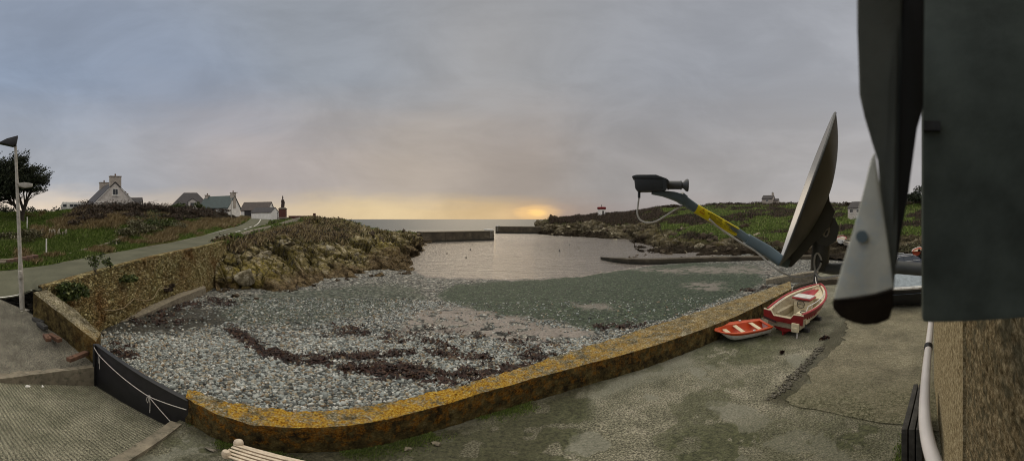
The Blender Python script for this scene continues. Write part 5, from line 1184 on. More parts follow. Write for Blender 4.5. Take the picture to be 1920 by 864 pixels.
# red topped daymark
db = headpt(1128, 164); db.z = zt(402.5, 164) - .4; dmk = thing('daymark_tower', 'squat white tower with dark red crown on the right headland', 'beacon', db)
MB().lathe(db, [(1.95, -1.5), (1.95, 0), (1.85, 3.1), (1.85, 3.15)], 24).build('tower', M['render_bright'], dmk, smooth=True)
MB().lathe(db, [(2.1, 3.153), (2.25, 3.35), (2.25, 4.2), (1.9, 4.3), (.3, 4.42)], 24).build('crown', M['red'], dmk, smooth=True)
MB().lathe(db + upv * 4.4, [(.12, 0), (.12, .5), (.2, .55), (.2, .9), (.05, 1.0)], 8).build('lantern', M['black'], dmk)
fr_ = -Vector((math.sin(AZ(1128)), math.cos(AZ(1128)), 0)); rr_ = Vector((math.cos(AZ(1128)), -math.sin(AZ(1128)), 0))
MB().box(db + fr_ * 1.75 + rr_ * .7 + upv * 1.2, (.7, .5, 2.2), -AZ(1128) - .4).build('door', M['old_timber'], dmk)
MB().lathe(db, [(2.2, -1.5), (2.2, .35), (2.0, .45)], 24).build('plinth', M['white_paint'], dmk)
# buoys
bu0 = None
for k, (px, py) in enumerate([(882, 469), (874, 484), (1067, 459), (1085, 466), (1049, 471), (838, 476)]):
    p = G(px, py, ZS)
    o = MB().lathe(p, [(0, -.15), (.11, -.1), (.16, .03), (.15, .14), (.09, .22), (.05, .34), (.05, .42), (0, .43)], 12).build('mooring_buoy', M['granite'] if k % 2 else M['navy'], None, smooth=True)
    props(o, 'small round mooring buoy floating in the bay', 'buoy', 'mooring buoys in the bay')

# ------------------------------------------------------------------ boats
def hull_grid(L, B, zk, zs0, zs1, bowpow=2.2, stern=.8, n=26, m=10, flare=.62, s0=0.0, s1=1.0, off=0.0, flat_=.35):
    """grid of hull points, stern to bow; rows run port sheer -> keel -> starboard sheer between s0..s1 of the girth"""
    def sec(t):
        b = B / 2 * (stern + (1 - stern) * math.sin(min(1, t / .45) * PI / 2)) * (1 - max(0, (t - .45) / .55) ** bowpow) ** .75
        zs = zs0 + (zs1 - zs0) * t ** 2; k = zk + (zs1 - zk) * .85 * max(0, (t - .72) / .28) ** 2.4
        return b, zs, k
    P = []
    for i in range(n):
        t = i / (n - 1); b, zs, k = sec(t); row = []
        for j in range(m + 1):
            s = s0 + (s1 - s0) * j / m
            y = b * (flat_ * min(1, s / .3) + (1 - flat_) * max(0, (s - .25) / .75) ** flare * 1.0) if s > .25 else b * flat_ * min(1, s / .3)
            z = k + (zs - k) * (s ** 1.7)
            row.append((-L / 2 + L * t + .12 * L * (t ** 6) * s, max(0, y - off), z))
        P.append(row)
    return P
def half_faces(P, sgn):
    n, m = len(P), len(P[0]); vs = [(p[0], sgn * p[1], p[2]) for r in P for p in r]
    fs = [(i * m + j, (i + 1) * m + j, (i + 1) * m + j + 1, i * m + j + 1) for i in range(n - 1) for j in range(m - 1)]
    return vs, fs
def skin(Mx, P, close_stern=True):
    mb = MB(Mx)
    for s in (1, -1): mb.add(*half_faces(P, s))
    if close_stern:
        r = P[0]; mb.add([(p[0], p[1], p[2]) for p in r] + [(p[0], -p[1], p[2]) for p in r], [(j, j + 1, len(r) + j + 1, len(r) + j) for j in range(len(r) - 1)])
    return mb
def sheer(P, sgn, j=-1, dz=0, dy=0): return [Vector((r[j][0], sgn * max(0, r[j][1] + dy), r[j][2] + dz)) for r in P]

# red and cream motor boat
bc = Vector((11.05, 8.98, 0)); by = R(15)
boat = thing('motor_boat', 'cream and dark red open motor boat with centre console parked on the quay', 'boat', bc); Mx = Matrix.Translation(bc) @ Matrix.Rotation(by, 4, 'Z') @ Matrix.Rotation(R(3), 4, 'X')
kw = dict(L=3.5, B=1.88, zk=.14, zs0=1.0, zs1=1.42)
skin(Mx, hull_grid(**kw, s0=0, s1=.42)).build('bottom', M['red'], boat, smooth=True)
skin(Mx, hull_grid(**kw, s0=.42, s1=.80)).build('hull', M['cream'], boat, smooth=True)
HB_ = hull_grid(**kw, s0=.80, s1=1.0, m=3); skin(Mx, HB_, False).build('sheer_band', M['red'], boat, smooth=True)
full = hull_grid(**kw)
gun = MB(Mx)
for s in (1, -1): gun.tube(sheer(full, s, dz=.02), .045, 8)
gun.build('gunwale', M['redtop'], boat, smooth=True)
# capping and inner lining
inn = hull_grid(**kw, s0=.34, s1=.99, off=.14); cap = MB(Mx); lin = MB(Mx)
for s in (1, -1):
    a_, b_ = sheer(full, s, dz=.012), sheer(inn, s, dz=.0); n_ = len(a_)
    cap.add(a_ + b_, [(k, k + 1, n_ + k + 1, n_ + k) for k in range(n_ - 1)]); lin.add(*half_faces(inn, s))
cap.build('side_deck', M['cream'], boat, smooth=True); lin.build('inner_lining', M['cream_in'], boat, smooth=True)
fl = [Vector((r[0][0], r[0][1], r[0][2])) for r in inn]; n_ = len(fl)
MB(Mx).add(fl + [Vector((p.x, -p.y, p.z)) for p in fl], [(k, k + 1, n_ + k + 1, n_ + k) for k in range(n_ - 1)]).build('floor', M['cream_in'], boat)
k0_ = 17; dk = [Vector((r[-1][0], max(0, r[-1][1]), r[-1][2] - .10)) for r in inn[k0_:]]; n_ = len(dk)
MB(Mx).add(dk + [Vector((p.x, -p.y, p.z)) for p in dk], [(k, k + 1, n_ + k + 1, n_ + k) for k in range(n_ - 1)]).prism([dk[0], Vector((dk[0].x, -dk[0].y, dk[0].z)), Vector((dk[0].x, -dk[0].y * .8, .55)), Vector((dk[0].x, dk[0].y * .8, .55))], (.03, 0, 0)).build('foredeck', M['cream'], boat)
for s in (1, -1):
    q_ = [Vector((p.x, s * p.y, p.z + .012)) for p in dk]
    MB(Mx).prism([Vector((q_[0].x + .06, s * q_[0].y * .9, q_[0].z)), Vector((q_[4].x, s * q_[4].y * .9, q_[4].z)), Vector((q_[6].x, s * .10, q_[6].z)), Vector((q_[0].x + .06, s * .14, q_[0].z))], (0, 0, .01)).build('hatch_pad', M['redtop'], boat)
tr_ = MB(Mx); xs = -1.885
tr_.prism([(xs, -.84, .60), (xs, .84, .60), (xs, .86, 1.0), (xs, .52, .98), (xs, .40, .80), (xs, -.34, .80), (xs, -.46, .98), (xs, -.86, 1.0)], (.07, 0, 0)); tr_.build('transom', M['red'], boat, bevel=.008)
MB(Mx).tube([(xs + .03, .86, 1.02), (xs + .03, .52, 1.0), (xs + .03, .40, .82), (xs + .03, -.34, .82), (xs + .03, -.46, 1.0), (xs + .03, -.86, 1.02)], .03, 6).build('transom_cap', M['cream'], boat, smooth=True)
MB(Mx).box((xs - .05, -.58, .50), (.10, .30, .36)).box((xs - .10, -.58, .42), (.05, .24, .2)).build('outboard_bracket', M['cream'], boat, bevel=.02)
MB(Mx).prism([(xs - .01, .86, .72), (xs - .01, .25, .60), (xs - .01, .25, .52), (xs - .01, .80, .62)], (-.012, 0, 0)).build('dark_stripe', M['navy'], boat)
MB(Mx).box((xs + .35, .0, .52), (.5, 1.4, .34)).build('stern_bench', M['cream_in'], boat, bevel=.03)
MB(Mx).box((-.55, .66, .55), (1.5, .3, .42)).build('side_locker', M['cream_in'], boat, bevel=.03)
MB(Mx).box((-.55, .80, .775), (1.3, .08, .02)).build('locker_slot', M['red'], boat)
co = MB(Mx).prism([(-.12, -.36, .3), (.42, -.36, .3), (.42, -.36, .95), (.28, -.36, 1.18), (-.12, -.36, 1.08)], (0, .72, 0)).build('console', M['cream'], boat, bevel=.03)
MB(Mx).box((.16, 0, 1.19), (.72, .88, .07)).build('console_trim', M['redtop'], co, bevel=.025)
MB(Mx).box((.16, 0, 1.245), (.62, .78, .05)).build('console_top', M['hullwhite'], co, bevel=.02)
sw = MB(Mx); sw.tube([(-.2 + .02 * math.cos(k * PI / 8), .17 * math.sin(k * PI / 8), .95 + .17 * math.cos(k * PI / 8)) for k in range(17)], .014, 6); sw.tube([(-.2, -.17, .95), (-.2, .17, .95)], .012, 5); sw.build('steering_wheel', M['black'], co, smooth=True)
sx_ = MB(Mx).box((-1.05, -.50, .66), (.42, .46, .46)); so_ = sx_.build('helm_seat', M['cream'], boat, bevel=.04); MB(Mx).tube([(-1.05 + .12 * math.cos(w * PI / 6), -.5 + .12 * math.sin(w * PI / 6), .90) for w in range(13)], .022, 6).build('engine_ring', M['black'], so_, smooth=True)
rl = MB(Mx); rp_ = [Vector((r[-1][0], -r[-1][1] + .09, r[-1][2] + .22)) for r in full[3:20]]; rp_[0].z -= .18; rp_[-1].z -= .16; rl.tube(rp_, .018, 6)
for k in (3, 8, 13): rl.tube([rp_[k], rp_[k] - Vector((0, 0, .22))], .015, 6)
rl.build('hand_rail', M['hullwhite'], boat, smooth=True)
rl = MB(Mx); rp_ = [Vector((r[-1][0], r[-1][1] - .15, r[-1][2] + .06)) for r in full[2:12]]; rl.tube(rp_, .016, 6); rl.build('grab_rail', M['chrome'], boat, smooth=True)
MB(Mx).box((1.72, 0, 1.40), (.12, .12, .16)).tube([(1.5, -.14, 1.36), (1.5, .14, 1.36)], .025, 6).build('bow_cleat', M['cream'], boat)
MB(Mx).prism([(-1.8, -.025, .02), (1.25, -.025, .02), (1.5, -.025, .45), (-1.8, -.025, .2)], (0, .05, 0)).build('keel', M['red'], boat)
for k in range(6):
    r0 = hull_grid(**kw)[4 + k][8]; MB(Mx).box((r0[0], -r0[1] - .012, r0[2] - .03), (.07, .02, .09 if k % 2 else .07)).build('registration_mark', M['red'], boat)
for k, (x, y) in enumerate([(-1.0, -.55), (-1.0, .55), (.7, -.4), (.7, .4)]):
    p = Mx @ Vector((x, y, 0)); p.z = .09
    o = MB().box(p, (.5, .16, .18), by + (.2 if k % 2 else 1.4)).box(p + Vector((0, 0, .12)), (.3, .13, .08), by).build('timber_chock', M['old_timber'], None, bevel=.01); props(o, 'old timber chock propping the red and cream motor boat', 'chock', 'chocks under the motor boat')
pb_ = Mx @ Vector((-1.5, -.5, .02)); MB().tube([pb_ + Vector((-.35, -.25, .0)), pb_ + Vector((0, 0, .35))], .035, 8).build('prop_stick', M['galv'], None); props(SC.objects['prop_stick'], 'short pale prop leaning under the stern of the motor boat', 'prop')
# dinghy
dc = Vector((8.10, 9.40, 0)); dy_ = R(170)
din = thing('dinghy', 'small orange and white rowing dinghy lying beside the sea wall', 'dinghy', dc); Md = Matrix.Translation(dc) @ Matrix.Rotation(dy_, 4, 'Z') @ Matrix.Rotation(R(-6), 4, 'X')
kd_ = dict(L=2.0, B=1.06, zk=.05, zs0=.46, zs1=.52, bowpow=4.2, stern=.84, flare=.40)
skin(Md, hull_grid(**kd_, s0=0, s1=.84)).build('hull', M['hullwhite'], din, smooth=True)
skin(Md, hull_grid(**kd_, s0=.84, s1=1.0, m=3)).build('rubbing_strake', M['orange'], din, smooth=True)
fu, ii = hull_grid(**kd_), hull_grid(**kd_, s0=.30, s1=.98, off=.12)
cap = MB(Md); lin = MB(Md)
for s in (1, -1):
    a_, b_ = sheer(fu, s, dz=.015, dy=.02), sheer(ii, s); n_ = len(a_); cap.add(a_ + b_, [(k, k + 1, n_ + k + 1, n_ + k) for k in range(n_ - 1)]); lin.add(*half_faces(ii, s)); cap.tube(sheer(fu, s, dz=-.0, dy=.015), .03, 8)
a_, b_ = fu[0][-1], ii[1][-1]; cap.prism([(a_[0], a_[1], a_[2] + .012), (a_[0], -a_[1], a_[2] + .012), (b_[0] + .03, -b_[1], a_[2] + .012), (b_[0] + .03, b_[1], a_[2] + .012)], (0, 0, -.03))
cap.build('gunwale', M['orange'], din, smooth=True); lin.build('inner_lining', M['orange'], din, smooth=True)
fl = [Vector(r[0]) for r in ii]; n_ = len(fl); MB(Md).add(fl + [Vector((p.x, -p.y, p.z)) for p in fl], [(k, k + 1, n_ + k + 1, n_ + k) for k in range(n_ - 1)]).build('floor', M['orange'], din)
for x, w_ in ((-.50, .84), (.22, .82), (.76, .42)): MB(Md).box((x, 0, .40), (.17, w_, .035)).build('thwart', M['cream'], din, bevel=.008)
for s in (1, -1): MB(Md).box((-.1, s * .53, .51), (.1, .05, .06)).build('rowlock', M['hullwhite'], din, bevel=.01)
# mooring post and painter
mp = D(1529, 546, 20.2); mp.z = 0
MB().tube([mp - upv * .3, mp + upv * .9, mp + upv * 1.25], [.15, .14, .12], 10).lathe(mp + upv * 1.25, [(.13, -.02), (.1, .05), (0, .07)], 10).build('mooring_post', M['old_timber'], None, smooth=True); props(SC.objects['mooring_post'], 'dark timber mooring post behind the bow of the motor boat', 'post')
bw = Mx @ Vector((1.9, 0, 1.45)); e_ = mp + upv * 1.1
MB().tube([bw.lerp(e_, k / 10) - upv * .25 * 4 * (k / 10) * (1 - k / 10) + Vector((.015 * math.sin(k * 2.3), .015, 0)) for k in range(11)], .028, 6).build('painter_rope', M['rope_white'], None, smooth=True); props(SC.objects['painter_rope'], 'pale twisted rope from the bow of the motor boat to the post', 'rope')
for k, (px, py, L_, rz, lab) in enumerate([(1424, 577, 1.0, .4, 'dark plank lying by the sea wall beside the motor boat'), (1408, 586, .7, .2, 'shorter dark plank near the dinghy by the sea wall')]):
    p = G(px, py, .06); o = MB().box(p, (L_, .2, .09), rz).box(p + Vector((.05, .02, .085)), (L_ * .7, .16, .07), rz + .15).build('plank', M['old_timber'], None, bevel=.01); props(o, lab, 'plank')
# wrack and stones on the slab edge
for k, (px, py, r, lab) in enumerate([(1545, 633, .14, 'dark clump of wrack on the slab edge'), (1466, 660, .035, 'small dark clump on the concrete below the dinghy')]):
    p = G(px, py, .05); c = leaves_mesh('wrack_clump', np.array(p[:]) + RNG.normal(0, 1, (70, 3)) * np.array([r, r * .5, r * .12]), .07, M['weed']); props(c, lab, 'wrack')
for k, (px, py, r, m_, lab) in enumerate([(393, 840, .11, 'granite', 'rounded grey stone at the foot of the lichened wall corner'), (540, 843, .06, 'granite', 'small pale stone at the wall foot by the cream lounger'), (765, 842, .09, 'kerb', 'pale rubble lump at the foot of the sea wall'), (820, 832, .10, 'kerb', 'flat pale stone at the foot of the sea wall right of the rubble lump'), (455, 805, .07, 'white_paint', 'tiny white stone on the wall face edge'), (52, 724, .07, 'white_paint', 'small white stone below the concrete step'), (80, 724, .06, 'white_paint', 'smaller white stone below the concrete step')]):
    z_ = 0 if px > 300 else .2
    p = G(px, py, z_ + r * .3); mb = MB(); boulder_mesh(mb, p, r, (1.3, .9, .55), k); o = mb.build('loose_stone', M[m_], None, smooth=True); props(o, lab, 'stone')
q_ = np.array([G(RNG.uniform(370, 760), RNG.uniform(0, 1) * 14 + float(np.interp(0, [0, 1], [0, 0])) + 846, .0)[:] for _ in range(420)]) if True else None
q_ = []
for k in range(2600):
    px = RNG.uniform(352, 1010); d_ = float(np.interp(px, [p for p, _ in outd], [d for _, d in outd])) - abs(RNG.normal(.02, .22)); p = DZ(px, d_, .0)
    if fbm(np.array(p[:]) * 1.6, 3, 5) > .47: q_.append(p[:])
go = blades('wall_foot_weeds', np.array(q_), .06, .006, M['grass_green'], per=7, spread=.05); props(go, 'moss and weeds along the foot of the sea wall', 'weeds', kind='stuff')

# cream ribbed lounger
lg = thing('plastic_lounger', 'cream ribbed plastic lounger with two rounded knobs below the lichened wall', 'lounger', G(500, 880, 0))
zl = .52; A_, B_, C_, D_ = G(455, 833, zl), G(520, 843, zl), G(598, 868, zl - .06), G(436, 868, zl - .02); E_ = G(620, 905, zl - .1); F_ = G(408, 920, zl - .05)
ld = (C_ - A_); ld.z = 0; ld.normalize(); ls = Vector((-ld.y, ld.x, 0)); ls = -ls if ls.dot(Vector((0, 1, 0))) > 0 else ls
top_ = [A_, A_.lerp(C_, .35) - ls * .012, A_.lerp(C_, .7) - ls * .006, C_, E_ + ls * .25, F_ + ls * .2]
MB().prism(top_, (0, 0, -.11)).build('panel', M['lounger'], lg, bevel=.02, seg=3)
for k in range(5):
    o_ = ls * (.075 + .085 * k); s_ = A_ + o_ + ld * -.09 + upv * .008; e_ = A_.lerp(C_, .86) + o_ * 1.0 + upv * .004
    MB().prism([s_, e_, e_ + ls * .052, s_ + ls * .052], (0, 0, .028)).build('rib', M['lounger'], lg, bevel=.012)
kb = G(447, 831, .55); MB().lathe(kb - upv * .08, [(.075, 0), (.082, .04), (.082, .10), (.07, .14), (.04, .162), (0, .168)], 18).build('knob', M['lounger'], lg, smooth=True)
kb = G(424, 849, .58); MB().lathe(kb - upv * .08, [(.06, -.02), (.07, .04), (.065, .10), (.05, .125), (0, .14)], 18, 1.15, .9).build('knob', M['lounger'], lg, smooth=True)
for f in (A_ + ls * .06 + ld * .1, C_ - ld * .2 + ls * .06, F_ + ls * .0 + ld * .15, E_ - ld * .2): MB().box(Vector((f.x, f.y, .22)), (.06, .06, .44)).build('leg', M['lounger'], lg, bevel=.01)

# small boats on the far shore
def shore_boat(px, py, d_, L, yaw, m1, m2, lab, cover=None):
    p = DZ(px, d_, 0); p.z = max(drop(HLB, p.x, p.y, -1) if d_ > 40 else 0, -1.5); t_ = thing('small_boat', lab, 'boat', p); Mq = Matrix.Translation(p) @ Matrix.Rotation(yaw, 4, 'Z')
    kq = dict(L=L, B=L * .38, zk=.05, zs0=L * .18, zs1=L * .24)
    skin(Mq, hull_grid(**kq, n=16, m=6)).build('hull', M[m1], t_, smooth=True); fq = hull_grid(**kq, n=16, m=6); mb = MB(Mq)
    for s in (1, -1): mb.tube(sheer(fq, s, dz=.01), L * .014, 6)
    mb.build('gunwale', M[m2], t_, smooth=True)
    fl = [Vector((r[-1][0], r[-1][1] * .95, r[-1][2] - L * .05)) for r in fq]; n_ = len(fl)
    MB(Mq).add(fl + [Vector((q.x, -q.y, q.z)) for q in fl], [(k, k + 1, n_ + k + 1, n_ + k) for k in range(n_ - 1)]).build('cover' if cover else 'deck', M[cover or 'cream_in'], t_)
    return t_, Mq
shore_boat(1578, 414, 66, 5.2, .5, 'hullwhite', 'redtop', 'white boat with red gunwale hauled out beyond the dish bracket')
shore_boat(1590, 420, 62, 4.4, .9, 'hullwhite', 'navy', 'smaller white boat hauled out beyond the dish bracket')
shore_boat(1721, 457, 44, 3.6, .2, 'orange', 'hullwhite', 'small orange and white boat on the far slope above the car')
# dark boat with white gunwale on the quay
p_ = DZ(1722, 17.5, 0); t_, Mq = shore_boat(1722, 520, 17.5, 6.4, R(-62), 'navy', 'hullwhite', 'dark hulled boat with white gunwale and grey cover beside the house', 'tarp')
cv = MB(Mq); cv.prism([(-2.4, -.85, 1.22), (-2.4, .85, 1.22), (-2.2, 0, 1.62)], (.01, 0, 0)); ridge = [(-2.4, 1.22, 1.58), (-1.0, 1.26, 1.78), (.6, 1.32, 1.72), (1.9, 1.42, 1.5)]
vs = []; 
for (x, z0, z1) in ridge: vs += [(x, -1.0 if x < 1 else -.5, z0), (x, -.5, (z0 + z1) / 2 + .1), (x, 0, z1), (x, .5, (z0 + z1) / 2 + .1), (x, 1.0 if x < 1 else .5, z0)]
cv.add(vs, [(i * 5 + j, i * 5 + j + 1, i * 5 + j + 6, i * 5 + j + 5) for i in range(3) for j in range(4)]); cv.build('tarpaulin', M['tarp'], t_, smooth=True)
# dark car behind it
cp = DZ(1697, 29.5, 0.0); car = thing('parked_car', 'dark blue estate car with bright window trim beyond the dark boat', 'car', cp); Mc = Matrix.Translation(cp) @ Matrix.Rotation(R(-24), 4, 'Z')
prof = [(-2.15, .32), (-2.2, .7), (-2.12, 1.0), (-1.85, 1.42), (-1.3, 1.52), (.2, 1.52), (.75, 1.38), (1.25, 1.02), (2.0, .92), (2.2, .68), (2.2, .32)]
def body(w0, w1, z_split=.98):
    mb = MB(Mc); k = len(prof); vs = []
    for s in (-1, 1):
        for (x, z) in prof: vs.append((x, s * (.9 if z < z_split + .06 else .9 - (z - z_split) * .42), z))
    return mb.add(vs, [tuple(range(k))[::-1], tuple(range(k, 2 * k))] + [(i, (i + 1) % k, k + (i + 1) % k, k + i) for i in range(k)])
body(0, 0).build('body', M['carblue'], car, bevel=.05)
for s in (-1, 1):
    y_ = lambda z: s * (.9 - (z - .98) * .42 + .012)
    for q_ in ([(-1.75, 1.06), (-1.0, 1.04), (-1.0, 1.42), (-1.55, 1.42)], [(-.94, 1.04), (0, 1.04), (0, 1.43), (-.94, 1.43)], [(.06, 1.04), (.95, 1.04), (.55, 1.38), (.06, 1.43)]):
        MB(Mc).prism([(x, y_(z), z) for x, z in q_], (0, s * .006, 0)).build('window', M['glass'], car)
    MB(Mc).tube([(x, y_(z) + s * .012, z) for x, z in [(1.0, 1.01), (-1.8, 1.02), (-1.88, 1.12), (-1.62, 1.45), (-1.2, 1.47), (.2, 1.47), (.6, 1.40)]], .02, 5).build('window_trim', M['chrome'], car)
    MB(Mc).tube([(-1.6, s * .55, 1.57), (-1.3, s * .55, 1.60), (.2, s * .55, 1.60), (.4, s * .55, 1.55)], .025, 6).build('roof_rail', M['chrome'], car)
    for x in (-1.35, 1.35):
        w_ = MB(Mc).tube([(x, s * .72, .33), (x, s * .93, .33)], .33, 18).build('wheel', M['black'], car); MB(Mc).tube([(x, s * .90, .33), (x, s * .94, .33)], .2, 14).build('rim', M['chrome'], w_)
    MB(Mc).box((2.17, s * .62, .72), (.1, .4, .16)).build('headlight', M['glass'], car, bevel=.02); MB(Mc).box((-2.16, s * .68, .86), (.1, .3, .2)).build('tail_light', M['red'], car, bevel=.02)

# ------------------------------------------------------------------ quay house: rough wall right beside the lens
wd = Vector((math.sin(R(72)), math.cos(R(72)), 0)); wp = Vector((math.cos(R(72)), -math.sin(R(72)), 0))      # along the wall, and off to the right of the lens
def WL(t, s, z): return wd * t + wp * s + Vector((0, 0, z))
hs = thing('quay_house', 'rough rendered house wall close on the right edge', 'house', WL(1.5, .6, 0))
def rough_sheet(name, t0, t1, s, z0, z1, nt, nz, mat, amp, parent, side=None):
    tt, zz = np.linspace(t0, t1, nt)[:, None], np.linspace(z0, z1, nz)[None, :]
    P = np.array(wd)[None, None] * tt[..., None] + np.array(wp)[None, None] * s + np.zeros((nt, nz, 3)); P[..., 2] = zz + 0 * tt
    P = P - np.array(wp) * ((fbm(P * 26, 4, 8) - .35) * amp)[..., None]
    return mesh_np(name, P, grid_faces(nt, nz), mat, parent)
rough_sheet('wall', -2.0, 2.62, .36, 0, 7.5, 420, 520, M['rough'], .028, hs)
rough_sheet('quoin', 2.60, 8.6, .335, 0, 7.5, 260, 300, M['rough_pale'], .02, hs)
MB().prism([WL(2.6, .33, 0), WL(2.6, .42, 0), WL(2.6, .42, 7.5), WL(2.6, .33, 7.5)], wd * .01).build('quoin_return', M['rough_pale'], hs)
MB().prism([WL(-2, .40, 0), WL(8.6, .40, 0), WL(8.6, 5, 0), WL(-2, 5, 0)], (0, 0, 7.5)).build('wall_core', M['rough'], hs)
MB().prism([WL(-2.3, .15, 7.52), WL(8.9, .15, 7.52), WL(8.9, 2.7, 9.6), WL(-2.3, 2.7, 9.6)], (0, 0, .15)).prism([WL(-2.3, 5.3, 7.52), WL(8.9, 5.3, 7.52), WL(8.9, 2.7, 9.6), WL(-2.3, 2.7, 9.6)], (0, 0, .15)).build('roof', M['slate'], hs)
# dark housing on the wall
bx = thing('wall_housing', 'large dark grey housing fixed to the house wall at the right edge', 'housing', WL(.5, .2, CZ))
def BX(t, s, z): return WL(t, s, CZ + z)
MB().prism([BX(.385, .0, -.128), BX(.385, .345, -.128), BX(.62, .345, -.128), BX(.62, .0, -.128)], (0, 0, .70)).build('body', M['box'], bx, bevel=.008)
mb = MB(); pc = BX(.383, .165, .135); mb.tube([pc, pc - wd * .004], .004, 10); mb.build('screw', M['black'], bx)
MB().box(BX(.384, .012, .112), (.012, .02, .012), R(18)).build('hinge', M['black'], bx)
# dish bracket of bent steel close to the lens
bk = thing('steel_bracket', 'out of focus bent steel bracket with pale tongue and dark underside', 'bracket', V(1650, 350, .36))
rB = .34
def poly(pts, r, dep, name, mat, bev=.003):
    f = Vector((math.sin(AZ(1650)), math.cos(AZ(1650)), 0)); return MB().prism([V(p, q, r) for p, q in pts], f * dep).build(name, M[mat], bk, bevel=bev)
poly([(1606, -40), (1607, 60), (1611, 175), (1620, 215), (1634, 262), (1646, 300), (1650, 360), (1662, 440), (1670, 520), (1676, 548), (1681, 480), (1688, 300), (1692, 150), (1694, -40)], .345, .012, 'arm', 'plate_dark')
poly([(1690, -40), (1688, 150), (1684, 300), (1678, 470), (1681, 500), (1690, 440), (1704, 360), (1720, 240), (1732, 200), (1735, -40)], .352, .02, 'flange', 'plate_black')
poly([(1640, 283), (1632, 300), (1622, 345), (1600, 430), (1578, 500), (1562, 562), (1600, 558), (1640, 551), (1676, 540), (1671, 500), (1660, 420), (1650, 350)], .335, .006, 'tongue', 'plate_pale')
poly([(1560, 562), (1561, 580), (1575, 596), (1598, 606), (1620, 611), (1645, 609), (1668, 600), (1675, 575), (1676, 543), (1640, 553), (1600, 560)], .339, .03, 'underside', 'plate_rust')
mb = MB(); c = V(1616, 443, .333); f = Vector((math.sin(AZ(1616)), math.cos(AZ(1616)), 0)); mb.tube([c, c - f * .006], .0062, 12); mb.build('bolt', M['arm_grey'], bk)
# white pipe down the wall, with a black clip
pp = thing('cable_pipe', 'white plastic pipe curving down the house wall with a black clip', 'pipe', V(1735, 760, 1.2))
wpts = [V(1766, 905, .86), V(1752, 866, .95), V(1740, 826, 1.05), V(1734, 785, 1.17), V(1734, 740, 1.34), V(1737, 690, 1.58), V(1741, 650, 1.82), V(1745, 612, 2.1), V(1747, 590, 2.3)]
def smooth_pts(p, n=6):
    o = []
    for i in range(len(p) - 1):
        a, b, c, d = p[max(i - 1, 0)], p[i], p[i + 1], p[min(i + 2, len(p) - 1)]
        for k in range(n):
            u = k / n; o.append(.5 * ((2 * b) + (-a + c) * u + (2 * a - 5 * b + 4 * c - d) * u * u + (-a + 3 * b - 3 * c + d) * u ** 3))
    return o + [p[-1]]
MB().tube(smooth_pts(wpts), .0185, 14).build('tube', M['pipe'], pp, smooth=True)
MB().tube([V(1740.3, 655, 1.79), V(1741, 648, 1.835)], .0225, 14).build('clip', M['black'], pp, smooth=True)
# dark boards leaning by the house
db_ = thing('boarding', 'dark weathered boards standing against the house below the white pipe', 'boards', G(1715, 800, 0))
c0, c1 = DZ(1690, 4.9, 0), DZ(1713, 6.6, 0); dv = (c1 - c0)
for k in range(3):
    a_ = c0 + wp * .11 * k; b_ = c1 + wp * .11 * k; MB().prism([a_, b_, b_ + upv * 1.05, a_ + upv * 1.02], wp * .09).build('board', M['old_timber'], db_, bevel=.01)
q_ = np.array([(c0.lerp(c1, RNG.random()) - wp * .05 + upv * .02)[:] for _ in range(160)]); go = blades('moss_tuft', q_, .09, .008, M['grass_green'], per=7, spread=.06); props(go, 'green weeds at the foot of the dark boards', 'weeds', kind='stuff')

# ------------------------------------------------------------------ satellite dish
ac = AZ(1512); dr_ = Vector((math.cos(ac), -math.sin(ac), 0)); df = Vector((math.sin(ac), math.cos(ac), 0))
dish = thing('satellite_dish', 'grey satellite dish seen edge on with yellow labelled arm and dark mount', 'satellite dish', V(1512, 350, 1.5))
Cn = V(1511, 350, 1.5); nn = (-.943 * dr_ + .334 * upv) * .997 - .068 * df; nn.normalize(); aa = (.334 * dr_ + .943 * upv); aa = (aa - nn * aa.dot(nn)).normalized(); bb = nn.cross(aa)
def dpt(rho, th, off=0):
    c_ = math.cos(th); nar = 1 - .42 * max(0, (c_ - .35) / .65) ** 1.3
    return Cn + aa * (.376 * rho * c_) + bb * (.345 * nar * rho * math.sin(th)) + nn * (-.10 * (1 - rho * rho) + off)
nr_, nth = 14, 64
for nm, off, mt in (('reflector', 0.0, 'dish_face'), ('back_shell', -.010, 'dish_back')):
    vs = [dpt(0, 0, off)] + [dpt((i + 1) / nr_, 2 * PI * k / nth, off) for i in range(nr_) for k in range(nth)]
    fs = [(0, 1 + k, 1 + (k + 1) % nth) for k in range(nth)] + [(1 + i * nth + k, 1 + (i + 1) * nth + k, 1 + (i + 1) * nth + (k + 1) % nth, 1 + i * nth + (k + 1) % nth) for i in range(nr_ - 1) for k in range(nth)]
    MB().add(vs, fs).build(nm, M[mt], dish, smooth=True)
MB().tube([dpt(1.0, 2 * PI * k / nth, -.006) for k in range(nth + 1)], .0055, 8, False).build('rim', M['dish_back'], dish, smooth=True)
